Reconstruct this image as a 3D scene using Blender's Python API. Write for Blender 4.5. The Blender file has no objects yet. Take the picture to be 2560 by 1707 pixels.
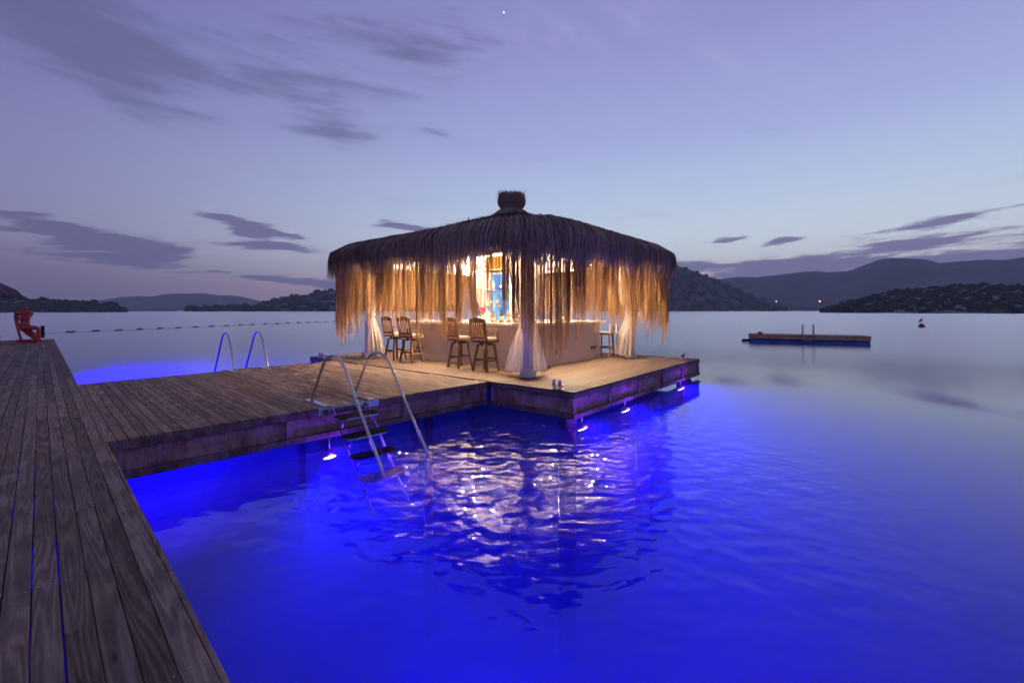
import bpy, math, random
import numpy as np
from mathutils import Vector, Matrix

R = math.radians
random.seed(7)
rng = np.random.default_rng(7)
S = bpy.context.scene
COL = S.collection

# ------------------------------------------------------------------ camera
cam_d = bpy.data.cameras.new('camera')
cam = bpy.data.objects.new('camera', cam_d)
COL.objects.link(cam)
cam.location = (0, 0, 1.4)                 # 1.4 m above the decking
cam.rotation_euler = (R(90), 0, 0)
cam_d.sensor_width = 36
cam_d.lens = 36 * 1120 / 2560
cam_d.shift_y = -(853.5 - 776) / 2560
cam_d.clip_start = 0.05
cam_d.clip_end = 60000
S.camera = cam

# ------------------------------------------------------------------ render / colour
S.view_settings.view_transform = 'Standard'
S.view_settings.look = 'None'
S.view_settings.exposure = 0.0
S.view_settings.gamma = 1.0
S.view_settings.use_curve_mapping = False
S.render.engine = 'CYCLES'
S.cycles.use_denoising = True
S.cycles.use_adaptive_sampling = True
S.cycles.adaptive_threshold = 0.04
S.cycles.max_bounces = 8
S.cycles.diffuse_bounces = 3
S.cycles.glossy_bounces = 4
S.cycles.transmission_bounces = 4
S.cycles.volume_bounces = 1
S.cycles.transparent_max_bounces = 24
S.cycles.sample_clamp_indirect = 40
S.cycles.caustics_reflective = False
S.cycles.caustics_refractive = False

SUN_AZ, SUN_EL = 36.0, 2.0                 # afterglow: to the right of the view, at the horizon
WATER_Z = -0.545


# ------------------------------------------------------------------ node helper
class NT:
    def __init__(s, tree):
        s.t = tree
        s.n = tree.nodes
        s.l = tree.links

    def new(s, typ, **kw):
        n = s.n.new(typ)
        for k, v in kw.items():
            setattr(n, k, v)
        return n

    def put(s, sock, v):
        if isinstance(v, bpy.types.NodeSocket):
            s.l.new(v, sock)
        elif v is not None:
            if hasattr(sock.default_value, '__len__') and not hasattr(v, '__len__'):
                v = [v] * len(sock.default_value)
            if hasattr(sock.default_value, '__len__') and len(sock.default_value) == 4 and len(v) == 3:
                v = (*v, 1)
            sock.default_value = v

    def m(s, op, a=None, b=None, c=None, clamp=False):
        n = s.new('ShaderNodeMath', operation=op)
        n.use_clamp = clamp
        for i, v in enumerate((a, b, c)):
            if v is not None:
                s.put(n.inputs[i], v)
        return n.outputs[0]

    def vm(s, op, a=None, b=None, scale=None):
        n = s.new('ShaderNodeVectorMath', operation=op)
        if a is not None: s.put(n.inputs[0], a)
        if b is not None: s.put(n.inputs[1], b)
        if scale is not None: s.put(n.inputs['Scale'], scale)
        return n.outputs['Value'] if op in ('DOT_PRODUCT', 'LENGTH', 'DISTANCE') else n.outputs[0]

    def sep(s, v):
        n = s.new('ShaderNodeSeparateXYZ')
        s.put(n.inputs[0], v)
        return n.outputs

    def comb(s, x, y, z):
        n = s.new('ShaderNodeCombineXYZ')
        for i, v in enumerate((x, y, z)):
            s.put(n.inputs[i], v)
        return n.outputs[0]

    def noise(s, vec, scale=1, detail=3, rough=0.5, dist=0.0, dim='3D'):
        n = s.new('ShaderNodeTexNoise', noise_dimensions=dim)
        if vec is not None: s.put(n.inputs['Vector'], vec)
        n.inputs['Scale'].default_value = scale
        n.inputs['Detail'].default_value = detail
        n.inputs['Roughness'].default_value = rough
        n.inputs['Distortion'].default_value = dist
        return n.outputs['Fac']

    def rng(s, v, a, b, c=0.0, d=1.0, smooth=True):
        n = s.new('ShaderNodeMapRange')
        n.interpolation_type = 'SMOOTHSTEP' if smooth else 'LINEAR'
        n.clamp = True
        s.put(n.inputs['Value'], v)
        for i, x in enumerate((a, b, c, d)):
            s.put(n.inputs[i + 1], x)
        return n.outputs['Result']

    def mix(s, f, a, b, mode='MIX'):
        n = s.new('ShaderNodeMix', data_type='RGBA', blend_type=mode)
        s.put(n.inputs[0], f)
        s.put(n.inputs[6], a)
        s.put(n.inputs[7], b)
        return n.outputs[2]

    def ramp(s, f, stops, interp='LINEAR'):
        n = s.new('ShaderNodeValToRGB')
        cr = n.color_ramp
        cr.interpolation = interp
        while len(cr.elements) < len(stops):
            cr.elements.new(0.5)
        for e, (p, c) in zip(cr.elements, stops):
            e.position = p
            e.color = (*c, 1) if len(c) == 3 else c
        s.put(n.inputs[0], f)
        return n.outputs[0]


# ------------------------------------------------------------------ world: dusk sky
world = bpy.data.worlds.new('World')
S.world = world
world.use_nodes = True
W = NT(world.node_tree)
W.n.clear()
out = W.new('ShaderNodeOutputWorld')
bg = W.new('ShaderNodeBackground')
W.l.new(bg.outputs[0], out.inputs[0])
tc = W.new('ShaderNodeTexCoord')
D = tc.outputs['Generated']
dx, dy, dz = W.sep(D)
sunv = (math.sin(R(SUN_AZ)), math.cos(R(SUN_AZ)), 0)
hlen = W.m('SQRT', W.m('ADD', W.m('MULTIPLY', dx, dx), W.m('MULTIPLY', dy, dy)))
cosaz = W.m('DIVIDE', W.vm('DOT_PRODUCT', D, sunv), W.m('MAXIMUM', hlen, 0.001))
az = W.m('MULTIPLY', W.m('ARCTAN2', dx, dy), 57.29578)
el = W.m('MULTIPLY', W.m('ARCSINE', W.m('MINIMUM', W.m('MAXIMUM', dz, -1), 1)), 57.29578)
e01 = W.m('MAXIMUM', dz, 0.0)
# anti-glow side and glow side as functions of height
cold = W.ramp(e01, [(0.0, (.100, .085, .200)), (.035, (.125, .105, .225)), (.075, (.245, .162, .285)),
                    (.13, (.235, .205, .420)), (.24, (.190, .180, .430)), (.42, (.118, .116, .365)),
                    (.7, (.085, .088, .310)), (1.0, (.06, .065, .24))])
warm = W.ramp(e01, [(0.0, (.600, .350, .440)), (.05, (.700, .500, .590)), (.085, (.800, .830, .870)), (.14, (.700, .830, .930)),
                    (.22, (.500, .640, .870)), (.34, (.335, .405, .755)), (.5, (.245, .255, .600)),
                    (.75, (.150, .155, .44)), (1.0, (.08, .085, .29))])
glow = W.rng(cosaz, -0.12, 1.0)
grad = W.mix(glow, cold, warm)
sky = W.new('ShaderNodeTexSky')
sky.sky_type = 'NISHITA'
sky.sun_disc = False
sky.sun_elevation = R(SUN_EL)
sky.sun_rotation = R(SUN_AZ)
sky.air_density = 1.0
sky.dust_density = 0.6
sky.ozone_density = 3.0
grad = W.mix(1.0, grad, W.mix(1.0, sky.outputs[0], (.006, .006, .008), 'MULTIPLY'), 'ADD')

# clouds: wind-drawn banks, laid out by azimuth / elevation
pc = W.vm('DIVIDE', D, W.comb(W.m('ADD', W.m('ABSOLUTE', dz), .16), W.m('ADD', W.m('ABSOLUTE', dz), .16), 1.0))
warp = W.noise(W.vm('MULTIPLY', pc, (1.5, 1.5, 0)), 1.0, 2, .5)
azel = W.comb(W.m('MULTIPLY', az, .055), W.m('MULTIPLY', el, .42), 0)
azel_t = W.comb(W.m('MULTIPLY', W.m('ADD', az, W.m('MULTIPLY', warp, 3)), .085),
                W.m('MULTIPLY', W.m('ADD', el, W.m('MULTIPLY', az, -.05)), .62), 3.3)
n1 = W.noise(azel_t, 2.6, 5, .62)
n2 = W.noise(W.comb(W.m('MULTIPLY', az, .045), W.m('MULTIPLY', W.m('ADD', el, W.m('MULTIPLY', az, .03)), .30), 4.7), 2.2, 5, .62, .0)


CS = {}
for sh in (-.10, 0.0, .10, -.62):
    CS[sh] = W.comb(az, W.m('SUBTRACT', el, W.m('MULTIPLY', az, sh)) if sh else el, 0)


def patch(a0, e0, sa, se, tilt=0.0):
    """soft elliptical bank centred on azimuth a0, elevation e0"""
    sh = min(CS, key=lambda k: abs(k - tilt))
    k = 2.5
    n = W.new('ShaderNodeVectorMath', operation='MULTIPLY_ADD')
    W.put(n.inputs[0], CS[sh])
    n.inputs[1].default_value = (1 / (sa * k), 1 / (se * k), 0)
    n.inputs[2].default_value = (-a0 / (sa * k), -(e0 - a0 * sh) / (se * k), 0)
    g = W.new('ShaderNodeTexGradient', gradient_type='QUADRATIC_SPHERE')
    W.l.new(n.outputs[0], g.inputs[0])
    return g.outputs['Fac']


def total(ps):
    t = ps[0]
    for p in ps[1:]:
        t = W.m('ADD', t, p)
    return t


low = total([patch(-44.5, 7.4, 5.5, .75, -.10), patch(-42.0, 5.1, 5.0, .9, -.02), patch(-39.5, 6.3, 3.4, .55, -.12),
             patch(-30.0, 8.4, 2.2, .5, -.1), patch(-32.0, 9.7, 3.2, .45, -.08), patch(-27.0, 8.6, 3.0, .35, -.05),
             patch(-29.5, 7.2, 5.5, .5, 0), patch(-13.0, 10.2, 3.3, .42, -.12), patch(-17.5, 7.6, 2.4, .35, -.02),
             patch(-25.0, 3.2, 10.0, .45, -.05),
             patch(30.0, 5.0, 8.0, .75, .03), patch(37.0, 3.6, 12.0, .95, .02), patch(42.0, 6.3, 5.0, .55, .10),
             patch(43.8, 8.1, 4.5, .6, .13), patch(31.0, 7.6, 1.8, .4, .10), patch(25.5, 8.0, 2.0, .4, -.02),
             patch(47.0, 4.6, 6.0, .6, .02), patch(21.5, 5.4, 2.5, .5, .02), patch(60.0, 5.5, 9.0, 1.2, 0), patch(-62.0, 7.0, 9.0, 1.2, 0),
             patch(110.0, 6.0, 22.0, 1.6, 0), patch(-110.0, 7.0, 20.0, 1.6, 0), patch(170.0, 6.0, 25.0, 1.6, 0)])
lowc = W.rng(W.m('ADD', n1, W.m('MULTIPLY', W.m('MINIMUM', low, 1.1), .56)), .66, .86)
high = total([patch(-41.0, 20.5, 6.0, 2.2, -.10), patch(-30.0, 24.5, 11.0, 2.2, .0), patch(-13.0, 29.5, 10.0, 3.0, -.02),
              patch(-47.0, 25.0, 7.0, 3.0, -.1), patch(-22.0, 20.5, 5.0, 1.3, -.03), patch(-9.5, 21.3, 2.6, .6, -.1),
              patch(-80.0, 30.0, 25.0, 7.0, 0), patch(150.0, 40.0, 40.0, 9.0, 0), patch(-150.0, 35.0, 30.0, 8.0, 0)])
highc = W.rng(W.m('ADD', n2, W.m('MULTIPLY', W.m('MINIMUM', high, 1.0), .46)), .60, 1.02)
ccol = W.mix(glow, (.112, .105, .235), (.190, .158, .360))
skyc = W.mix(W.m('MULTIPLY', lowc, .94), grad, ccol)
skyc = W.mix(W.m('MULTIPLY', highc, .66), skyc, (.092, .098, .235))
# thin pale high streaks on the upper right
wisp = total([patch(26.0, 26.5, 13.0, 1.4, -.62), patch(6.0, 31.5, 12.0, 2.4, .08)])
n3 = W.noise(W.comb(W.m('MULTIPLY', az, .22), W.m('MULTIPLY', W.m('ADD', el, W.m('MULTIPLY', az, .6)), .35), 2.0), 1.0, 4, .62)
skyc = W.mix(W.m('MULTIPLY', W.m('MULTIPLY', wisp, W.rng(n3, .40, .75)), .30), skyc, (.50, .50, .78))
# evening star
star = Vector((math.tan(R(-1.05)), 1.0, math.tan(R(33.6)))).normalized()
sd = W.vm('DOT_PRODUCT', D, tuple(star))
skyc = W.mix(W.rng(sd, math.cos(R(.11)), math.cos(R(.04))), skyc, (2.2, 2.1, 1.9))
hs = W.new('ShaderNodeHueSaturation')
hs.inputs['Saturation'].default_value = .88
W.l.new(skyc, hs.inputs['Color'])
W.l.new(hs.outputs[0], bg.inputs['Color'])
bg.inputs['Strength'].default_value = 1.10
world.cycles.sampling_method = 'MANUAL'
world.cycles.sample_map_resolution = 512

# ------------------------------------------------------------------ sun: gone below the hills, only a wide faint afterglow
sl = bpy.data.lights.new('sun', 'SUN')
sl.energy = 0.02
sl.angle = R(40)
sl.color = (1.0, .80, .72)
sun = bpy.data.objects.new('sun', sl)
COL.objects.link(sun)
sdir = Vector((math.sin(R(SUN_AZ)) * math.cos(R(6)), math.cos(R(SUN_AZ)) * math.cos(R(6)), math.sin(R(6))))
sun.rotation_euler = sdir.to_track_quat('Z', 'Y').to_euler()


# ------------------------------------------------------------------ frames: local x, local y, z -> world
class Frame:
    def __init__(s, ox, oy, deg):
        s.o = Vector((ox, oy, 0))
        s.deg = deg
        s.rot = R(deg)
        s.M = Matrix.Rotation(s.rot, 3, 'Z')

    def w(s, x, y, z=0.0):
        return s.o + s.M @ Vector((x, y, z))


JF = Frame(0, 0, 46.54)              # jetty: x across (to the right), y along the boards
PF = Frame(1.065, 7.65, 50.6)        # platform: x along its right-hand edge, y along its walkway edge


# ------------------------------------------------------------------ object helpers
def link(name, data, parent=None):
    o = bpy.data.objects.new(name, data)
    COL.objects.link(o)
    if parent is not None:
        o.parent = parent
    return o


def tag(o, label=None, cat=None, group=None, kind=None):
    if label: o['label'] = label
    if cat: o['category'] = cat
    if group: o['group'] = group
    if kind: o['kind'] = kind
    return o


def empty(name, loc, rot=0.0, label=None, cat=None, group=None, kind=None):
    o = link(name, None)
    o.location = loc
    o.rotation_euler = (0, 0, rot)
    o.empty_display_size = .1
    return tag(o, label, cat, group, kind)


def copy_tree(o, parent=None):
    c = o.copy()
    COL.objects.link(c)
    if parent is not None:
        c.parent = parent
    for ch in list(o.children):
        copy_tree(ch, c)
    return c


class MB:
    """collects shapes; build() makes ONE mesh object"""
    def __init__(s):
        s.v, s.f = [], []

    def add(s, vs, fs):
        k = len(s.v)
        s.v += [tuple(v) for v in vs]
        s.f += [tuple(i + k for i in f) for f in fs]
        return s

    def box(s, x0, x1, y0, y1, z0, z1, ch=0.0):
        if ch <= 0:
            return s.add([(x0, y0, z0), (x1, y0, z0), (x1, y1, z0), (x0, y1, z0), (x0, y0, z1), (x1, y0, z1), (x1, y1, z1), (x0, y1, z1)],
                         [(0, 3, 2, 1), (4, 5, 6, 7), (0, 1, 5, 4), (1, 2, 6, 5), (2, 3, 7, 6), (3, 0, 4, 7)])
        c = ch
        rings = []
        for z, i in ((z0, c), (z0 + c, 0), (z1 - c, 0), (z1, c)):
            rings.append([(x0 + i, y0 + i, z), (x1 - i, y0 + i, z), (x1 - i, y1 - i, z), (x0 + i, y1 - i, z)])
        vs = sum(rings, [])
        fs = [(3, 2, 1, 0), (12, 13, 14, 15)]
        for r in range(3):
            for k in range(4):
                fs.append((r * 4 + k, r * 4 + (k + 1) % 4, r * 4 + 4 + (k + 1) % 4, r * 4 + 4 + k))
        return s.add(vs, fs)

    def bar(s, p, q, w, h, up=(0, 0, 1), w2=None, h2=None):
        p, q = Vector(p), Vector(q)
        d = (q - p).normalized()
        u = Vector(up)
        if abs(d.dot(u)) > .98: u = Vector((1, 0, 0))
        a = d.cross(u).normalized()
        b = a.cross(d).normalized()
        w2 = w if w2 is None else w2
        h2 = h if h2 is None else h2
        vs = []
        for c, ww, hh in ((p, w, h), (q, w2, h2)):
            for sx, sy in ((-1, -1), (1, -1), (1, 1), (-1, 1)):
                vs.append(c + a * sx * ww / 2 + b * sy * hh / 2)
        return s.add(vs, [(0, 1, 2, 3), (7, 6, 5, 4), (0, 4, 5, 1), (1, 5, 6, 2), (2, 6, 7, 3), (3, 7, 4, 0)])

    def tube(s, pts, r, n=10, cap=True):
        pts = [Vector(p) for p in pts]
        rs = r if hasattr(r, '__len__') else [r] * len(pts)
        ref = None
        vs, fs = [], []
        for i, p in enumerate(pts):
            d = (pts[min(i + 1, len(pts) - 1)] - pts[max(i - 1, 0)]).normalized()
            if ref is None:
                ref = Vector((0, 0, 1)) if abs(d.z) < .9 else Vector((1, 0, 0))
            a = d.cross(ref).normalized()
            b = a.cross(d).normalized()
            ref = b
            for k in range(n):
                t = 2 * math.pi * k / n
                vs.append(p + (a * math.cos(t) + b * math.sin(t)) * rs[i])
        for i in range(len(pts) - 1):
            for k in range(n):
                fs.append((i * n + k, i * n + (k + 1) % n, (i + 1) * n + (k + 1) % n, (i + 1) * n + k))
        if cap:
            fs.append(tuple(range(n - 1, -1, -1)))
            fs.append(tuple(range((len(pts) - 1) * n, len(pts) * n)))
        return s.add(vs, fs)

    def lathe(s, prof, n=20, c=(0, 0, 0)):
        vs, fs = [], []
        for r, z in prof:
            for k in range(n):
                t = 2 * math.pi * k / n
                vs.append((c[0] + r * math.cos(t), c[1] + r * math.sin(t), c[2] + z))
        for i in range(len(prof) - 1):
            for k in range(n):
                fs.append((i * n + k, i * n + (k + 1) % n, (i + 1) * n + (k + 1) % n, (i + 1) * n + k))
        fs.append(tuple(range(n - 1, -1, -1)))
        fs.append(tuple(range((len(prof) - 1) * n, len(prof) * n)))
        return s.add(vs, fs)

    def prism(s, poly, z0, z1):
        n = len(poly)
        vs = [(x, y, z0) for x, y in poly] + [(x, y, z1) for x, y in poly]
        fs = [tuple(range(n - 1, -1, -1)), tuple(range(n, 2 * n))]
        for k in range(n):
            fs.append((k, (k + 1) % n, n + (k + 1) % n, n + k))
        return s.add(vs, fs)

    def mesh(s, name, mat, smooth=False):
        me = bpy.data.meshes.new(name)
        me.from_pydata(s.v, [], s.f)
        if mat is not None: me.materials.append(mat)
        if smooth:
            me.polygons.foreach_set('use_smooth', [True] * len(me.polygons))
        me.update()
        return me

    def build(s, name, mat, parent=None, smooth=False):
        return link(name, s.mesh(name, mat, smooth), parent)


def smooth_by_angle(o, deg=40):
    me = o.data
    me.polygons.foreach_set('use_smooth', [True] * len(me.polygons))
    try:
        me.set_sharp_from_angle(angle=R(deg))
    except Exception:
        pass
    return o


# ------------------------------------------------------------------ materials
def mat(name):
    m = bpy.data.materials.new(name)
    m.use_nodes = True
    t = NT(m.node_tree)
    t.n.clear()
    o = t.new('ShaderNodeOutputMaterial')
    return m, t, o


def principled(t, o, color, rough=.6, metal=0.0, bump=None, bstr=.3, bdist=.01, spec=None):
    p = t.new('ShaderNodeBsdfPrincipled')
    t.put(p.inputs['Base Color'], color)
    t.put(p.inputs['Roughness'], rough)
    t.put(p.inputs['Metallic'], metal)
    if spec is not None: t.put(p.inputs['Specular IOR Level'], spec)
    if bump is not None:
        b = t.new('ShaderNodeBump')
        b.inputs['Strength'].default_value = bstr
        b.inputs['Distance'].default_value = bdist
        t.put(b.inputs['Height'], bump)
        t.l.new(b.outputs[0], p.inputs['Normal'])
    t.l.new(p.outputs[0], o.inputs['Surface'])
    return p


def plain(name, color, rough=.6, metal=0.0, vary=.15, scale=8.0, bstr=0.0):
    m, t, o = mat(name)
    tcn = t.new('ShaderNodeTexCoord')
    n = t.noise(tcn.outputs['Object'], scale, 4, .6)
    c = t.mix(n, tuple(x * (1 - vary) for x in color), tuple(min(1, x * (1 + vary)) for x in color))
    principled(t, o, c, t.m('ADD', rough - .06, t.m('MULTIPLY', n, .12)), metal, n if bstr else None, bstr)
    return m


def emit(name, color, strength):
    m, t, o = mat(name)
    e = t.new('ShaderNodeEmission')
    e.inputs[0].default_value = (*color, 1)
    e.inputs[1].default_value = strength
    t.l.new(e.outputs[0], o.inputs['Surface'])
    return m


def deck_wood(name, dark, mid, light, contour=15.0, rough=.72, weather=.5):
    """flat-sawn boards: x across the board, y along it"""
    m, t, o = mat(name)
    oi = t.new('ShaderNodeObjectInfo')
    tcn = t.new('ShaderNodeTexCoord')
    r = oi.outputs['Random']
    x, y, z = t.sep(tcn.outputs['Object'])
    off = t.m('MULTIPLY', r, 61.7)
    base = t.comb(t.m('MULTIPLY', x, 9.5), t.m('ADD', t.m('MULTIPLY', y, .42), off), off)
    field = t.noise(base, 1.0, 1.0, .4, .0)
    wob = t.noise(t.comb(t.m('MULTIPLY', x, 40), t.m('ADD', t.m('MULTIPLY', y, 14), off), off), 1.0, 2, .5)
    ph = t.m('ADD', t.m('MULTIPLY', field, contour * 6.2832), t.m('MULTIPLY', wob, 1.6))
    ring = t.m('ADD', t.m('MULTIPLY', t.m('SINE', ph), .5), .5)
    ring = t.m('POWER', ring, 1.6)
    fibre = t.noise(t.comb(t.m('MULTIPLY', x, 330), t.m('ADD', t.m('MULTIPLY', y, 5), off), off), 1.0, 3, .6)
    stain = t.noise(t.comb(t.m('MULTIPLY', x, 9), t.m('ADD', t.m('MULTIPLY', y, 2.6), off), off), 1.0, 4, .6)
    f = t.m('ADD', t.m('MULTIPLY', ring, .20), t.m('ADD', t.m('MULTIPLY', fibre, .42), t.m('MULTIPLY', stain, .48)))
    f = t.m('ADD', f, t.m('MULTIPLY', t.m('SUBTRACT', r, .5), .22))
    c = t.ramp(f, [(.22, dark), (.55, mid), (.95, light)])
    # pale, worn stretches of some boards
    worn = t.m('MULTIPLY', t.rng(t.m('FRACT', t.m('MULTIPLY', r, 7.31)), .62, .95), t.rng(stain, .42, .66))
    c = t.mix(t.m('MULTIPLY', worn, weather), c, light)
    # knots
    vo = t.new('ShaderNodeTexVoronoi', feature='F1')
    t.put(vo.inputs['Vector'], t.comb(t.m('MULTIPLY', x, 10), t.m('ADD', t.m('MULTIPLY', y, 2.2), off), off))
    vo.inputs['Scale'].default_value = 1.0
    knot = t.rng(vo.outputs['Distance'], .05, .13, 1, 0)
    c = t.mix(t.m('MULTIPLY', knot, .7), c, tuple(v * .45 for v in dark))
    h = t.m('ADD', t.m('MULTIPLY', ring, .6), t.m('MULTIPLY', fibre, .5))
    principled(t, o, c, rough, 0, h, .5, .0025, spec=.3)
    return m


M = {}
M['deck'] = deck_wood('weathered_decking', (.046, .028, .019), (.180, .120, .083), (.42, .31, .24), 12.0)
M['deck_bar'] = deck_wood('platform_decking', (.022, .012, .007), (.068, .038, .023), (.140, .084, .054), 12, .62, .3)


def fascia_mat(name, dark, lightc):
    m, t, o = mat(name)
    oi = t.new('ShaderNodeObjectInfo')
    tcn = t.new('ShaderNodeTexCoord')
    x, y, z = t.sep(tcn.outputs['Object'])
    off = t.m('MULTIPLY', oi.outputs['Random'], 43.0)
    streak = t.noise(t.comb(t.m('ADD', t.m('MULTIPLY', x, 11), off), t.m('MULTIPLY', y, 11), t.m('MULTIPLY', z, 2.4)), 1.0, 6, .7)
    blot = t.noise(t.comb(t.m('ADD', t.m('MULTIPLY', x, 2.4), off), t.m('MULTIPLY', y, 2.4), t.m('MULTIPLY', z, 5)), 1.0, 4, .6)
    grain = t.noise(t.comb(t.m('ADD', t.m('MULTIPLY', x, 120), off), t.m('MULTIPLY', y, 120), t.m('MULTIPLY', z, 7)), 1.0, 3, .6)
    f = t.m('ADD', t.m('MULTIPLY', streak, .45), t.m('ADD', t.m('MULTIPLY', blot, .45), t.m('MULTIPLY', grain, .2)))
    c = t.ramp(f, [(.36, tuple(v * .35 for v in dark)), (.5, dark), (.68, lightc)])
    principled(t, o, c, .75, 0, t.m('ADD', grain, streak), .35, .006, spec=.25)
    return m


M['fascia'] = fascia_mat('stained_fascia', (.26, .135, .105), (.52, .34, .28))
M['rail'] = fascia_mat('fascia_rail', (.115, .072, .060), (.27, .19, .16))
M['pile'] = plain('piling_wood', (.15, .13, .12), .85, 0, .45, 6)
M['steel'] = plain('polished_steel', (.60, .60, .62), .16, 1.0, .05, 12)
M['steel_dull'] = plain('brushed_steel', (.42, .42, .44), .32, 1.0, .08, 30)
_m, _t, _o = mat('black_tread')
principled(_t, _o, (.006, .006, .0065), .9, spec=.08)
M['rubber'] = _m
M['bar_paint'] = plain('bar_paint', (.46, .41, .42), .5, 0, .06, 4)
M['white'] = plain('white_paint', (.74, .71, .69), .5, 0, .05, 5)
M['white_top'] = plain('white_stone', (.80, .78, .75), .3, 0, .05, 9)
M['vent'] = plain('vent_metal', (.22, .20, .19), .5, .6, .1, 20)
M['teak'] = fascia_mat('stool_teak', (.15, .078, .038), (.28, .155, .08))
M['cushion'] = plain('cushion_fabric', (.62, .56, .52), .9, 0, .06, 60, .2)
M['dark_metal'] = plain('dark_metal', (.03, .03, .034), .5, .4, .2, 12)
M['red'] = plain('red_paint', (.42, .045, .022), .5, 0, .25, 5)
M['raft_wood'] = fascia_mat('raft_timber', (.46, .28, .16), (.66, .45, .29))
M['blue_hull'] = plain('blue_float', (.03, .12, .48), .45, 0, .25, 5)
M['orange'] = plain('orange_plastic', (.60, .03, .03), .4, 0, .1, 5)
M['float_grey'] = plain('float_plastic', (.11, .11, .13), .6, 0, .3, 8)
M['rope'] = plain('dark_rope', (.05, .05, .055), .8, 0, .2, 30)
M['flower'] = plain('magenta_petal', (.70, .02, .22), .5, 0, .2, 30)
M['leaf'] = plain('green_leaf', (.06, .16, .03), .5, 0, .2, 30)
M['terracotta'] = plain('pale_ceramic', (.62, .55, .48), .5, 0, .1, 12)


def straw(name, dark, lightc, trans=.35, gain=1.0):
    m, t, o = mat(name)
    g = t.new('ShaderNodeNewGeometry')
    isl = g.outputs['Random Per Island']
    n = t.noise(g.outputs['Position'], 2.2, 3, .6)
    f = t.m('ADD', t.m('MULTIPLY', isl, .65), t.m('MULTIPLY', n, .4))
    c = t.mix(f, dark, lightc)
    d = t.new('ShaderNodeBsdfDiffuse')
    t.put(d.inputs[0], c)
    tr = t.new('ShaderNodeBsdfTranslucent')
    t.put(tr.inputs[0], c)
    mx = t.new('ShaderNodeMixShader')
    mx.inputs[0].default_value = trans
    t.l.new(d.outputs[0], mx.inputs[1])
    t.l.new(tr.outputs[0], mx.inputs[2])
    t.l.new(mx.outputs[0], o.inputs['Surface'])
    return m


M['thatch_strand'] = straw('thatch_strand', (.11, .072, .052), (.74, .57, .45), .10)
M['fringe'] = straw('fringe_straw', (.17, .098, .045), (.60, .37, .17), .26)
M['grey_straw'] = straw('matted_straw', (.11, .085, .065), (.42, .33, .26), .1)


def thatch_body():
    m, t, o = mat('thatch_body')
    g = t.new('ShaderNodeTexCoord')
    n = t.noise(g.outputs['Object'], 9, 6, .68)
    n2 = t.noise(g.outputs['Object'], 1.3, 3, .5)
    c = t.mix(t.m('ADD', t.m('MULTIPLY', n, .7), t.m('MULTIPLY', n2, .35)), (.040, .032, .027), (.24, .19, .155))
    principled(t, o, c, .95, 0, n, 1.0, .06, spec=.1)
    return m


M['thatch'] = thatch_body()


def sheer():
    m, t, o = mat('sheer_curtain')
    d = t.new('ShaderNodeBsdfDiffuse')
    d.inputs[0].default_value = (.82, .77, .76, 1)
    tr = t.new('ShaderNodeBsdfTranslucent')
    tr.inputs[0].default_value = (.80, .74, .72, 1)
    tp = t.new('ShaderNodeBsdfTransparent')
    a = t.new('ShaderNodeMixShader')
    a.inputs[0].default_value = .45
    b = t.new('ShaderNodeMixShader')
    tcn = t.new('ShaderNodeTexCoord')
    n = t.noise(tcn.outputs['Object'], 14, 3, .5)
    b.inputs[0].default_value = .20
    t.l.new(d.outputs[0], a.inputs[1])
    t.l.new(tr.outputs[0], a.inputs[2])
    t.l.new(a.outputs[0], b.inputs[1])
    t.l.new(tp.outputs[0], b.inputs[2])
    t.l.new(b.outputs[0], o.inputs['Surface'])
    return m


M['sheer'] = sheer()


def glassy(name, color, rough=.08):
    m, t, o = mat(name)
    p = t.new('ShaderNodeBsdfPrincipled')
    p.inputs['Base Color'].default_value = (*color, 1)
    p.inputs['Roughness'].default_value = rough
    p.inputs['Transmission Weight'].default_value = .55
    p.inputs['IOR'].default_value = 1.45
    t.l.new(p.outputs[0], o.inputs['Surface'])
    return m


M['amber'] = glassy('amber_glass', (.75, .25, .04))
M['green_glass'] = glassy('green_glass', (.07, .28, .09))
M['clear_glass'] = glassy('clear_glass', (.85, .88, .90))
M['yellow_glass'] = glassy('yellow_glass', (.80, .62, .10))
M['brown_glass'] = glassy('brown_glass', (.28, .09, .03))
M['blue_glass'] = glassy('blue_glass', (.08, .20, .65))
M['lamp_on'] = emit('warm_lamp', (1.0, .72, .42), 9)
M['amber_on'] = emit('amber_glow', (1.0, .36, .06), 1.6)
M['blue_lamp_on'] = emit('blue_lamp', (.36, .28, 1.0), 15)


def blue_panel():
    m, t, o = mat('blue_backlight')
    tcn = t.new('ShaderNodeTexCoord')
    n = t.noise(tcn.outputs['Object'], 3.0, 3, .5)
    c = t.mix(t.rng(n, .35, .65), (.10, .36, .95), (.30, .80, 1.0))
    e = t.new('ShaderNodeEmission')
    t.put(e.inputs[0], c)
    e.inputs[1].default_value = 1.25
    t.l.new(e.outputs[0], o.inputs['Surface'])
    return m


M['blue_on'] = blue_panel()


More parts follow.
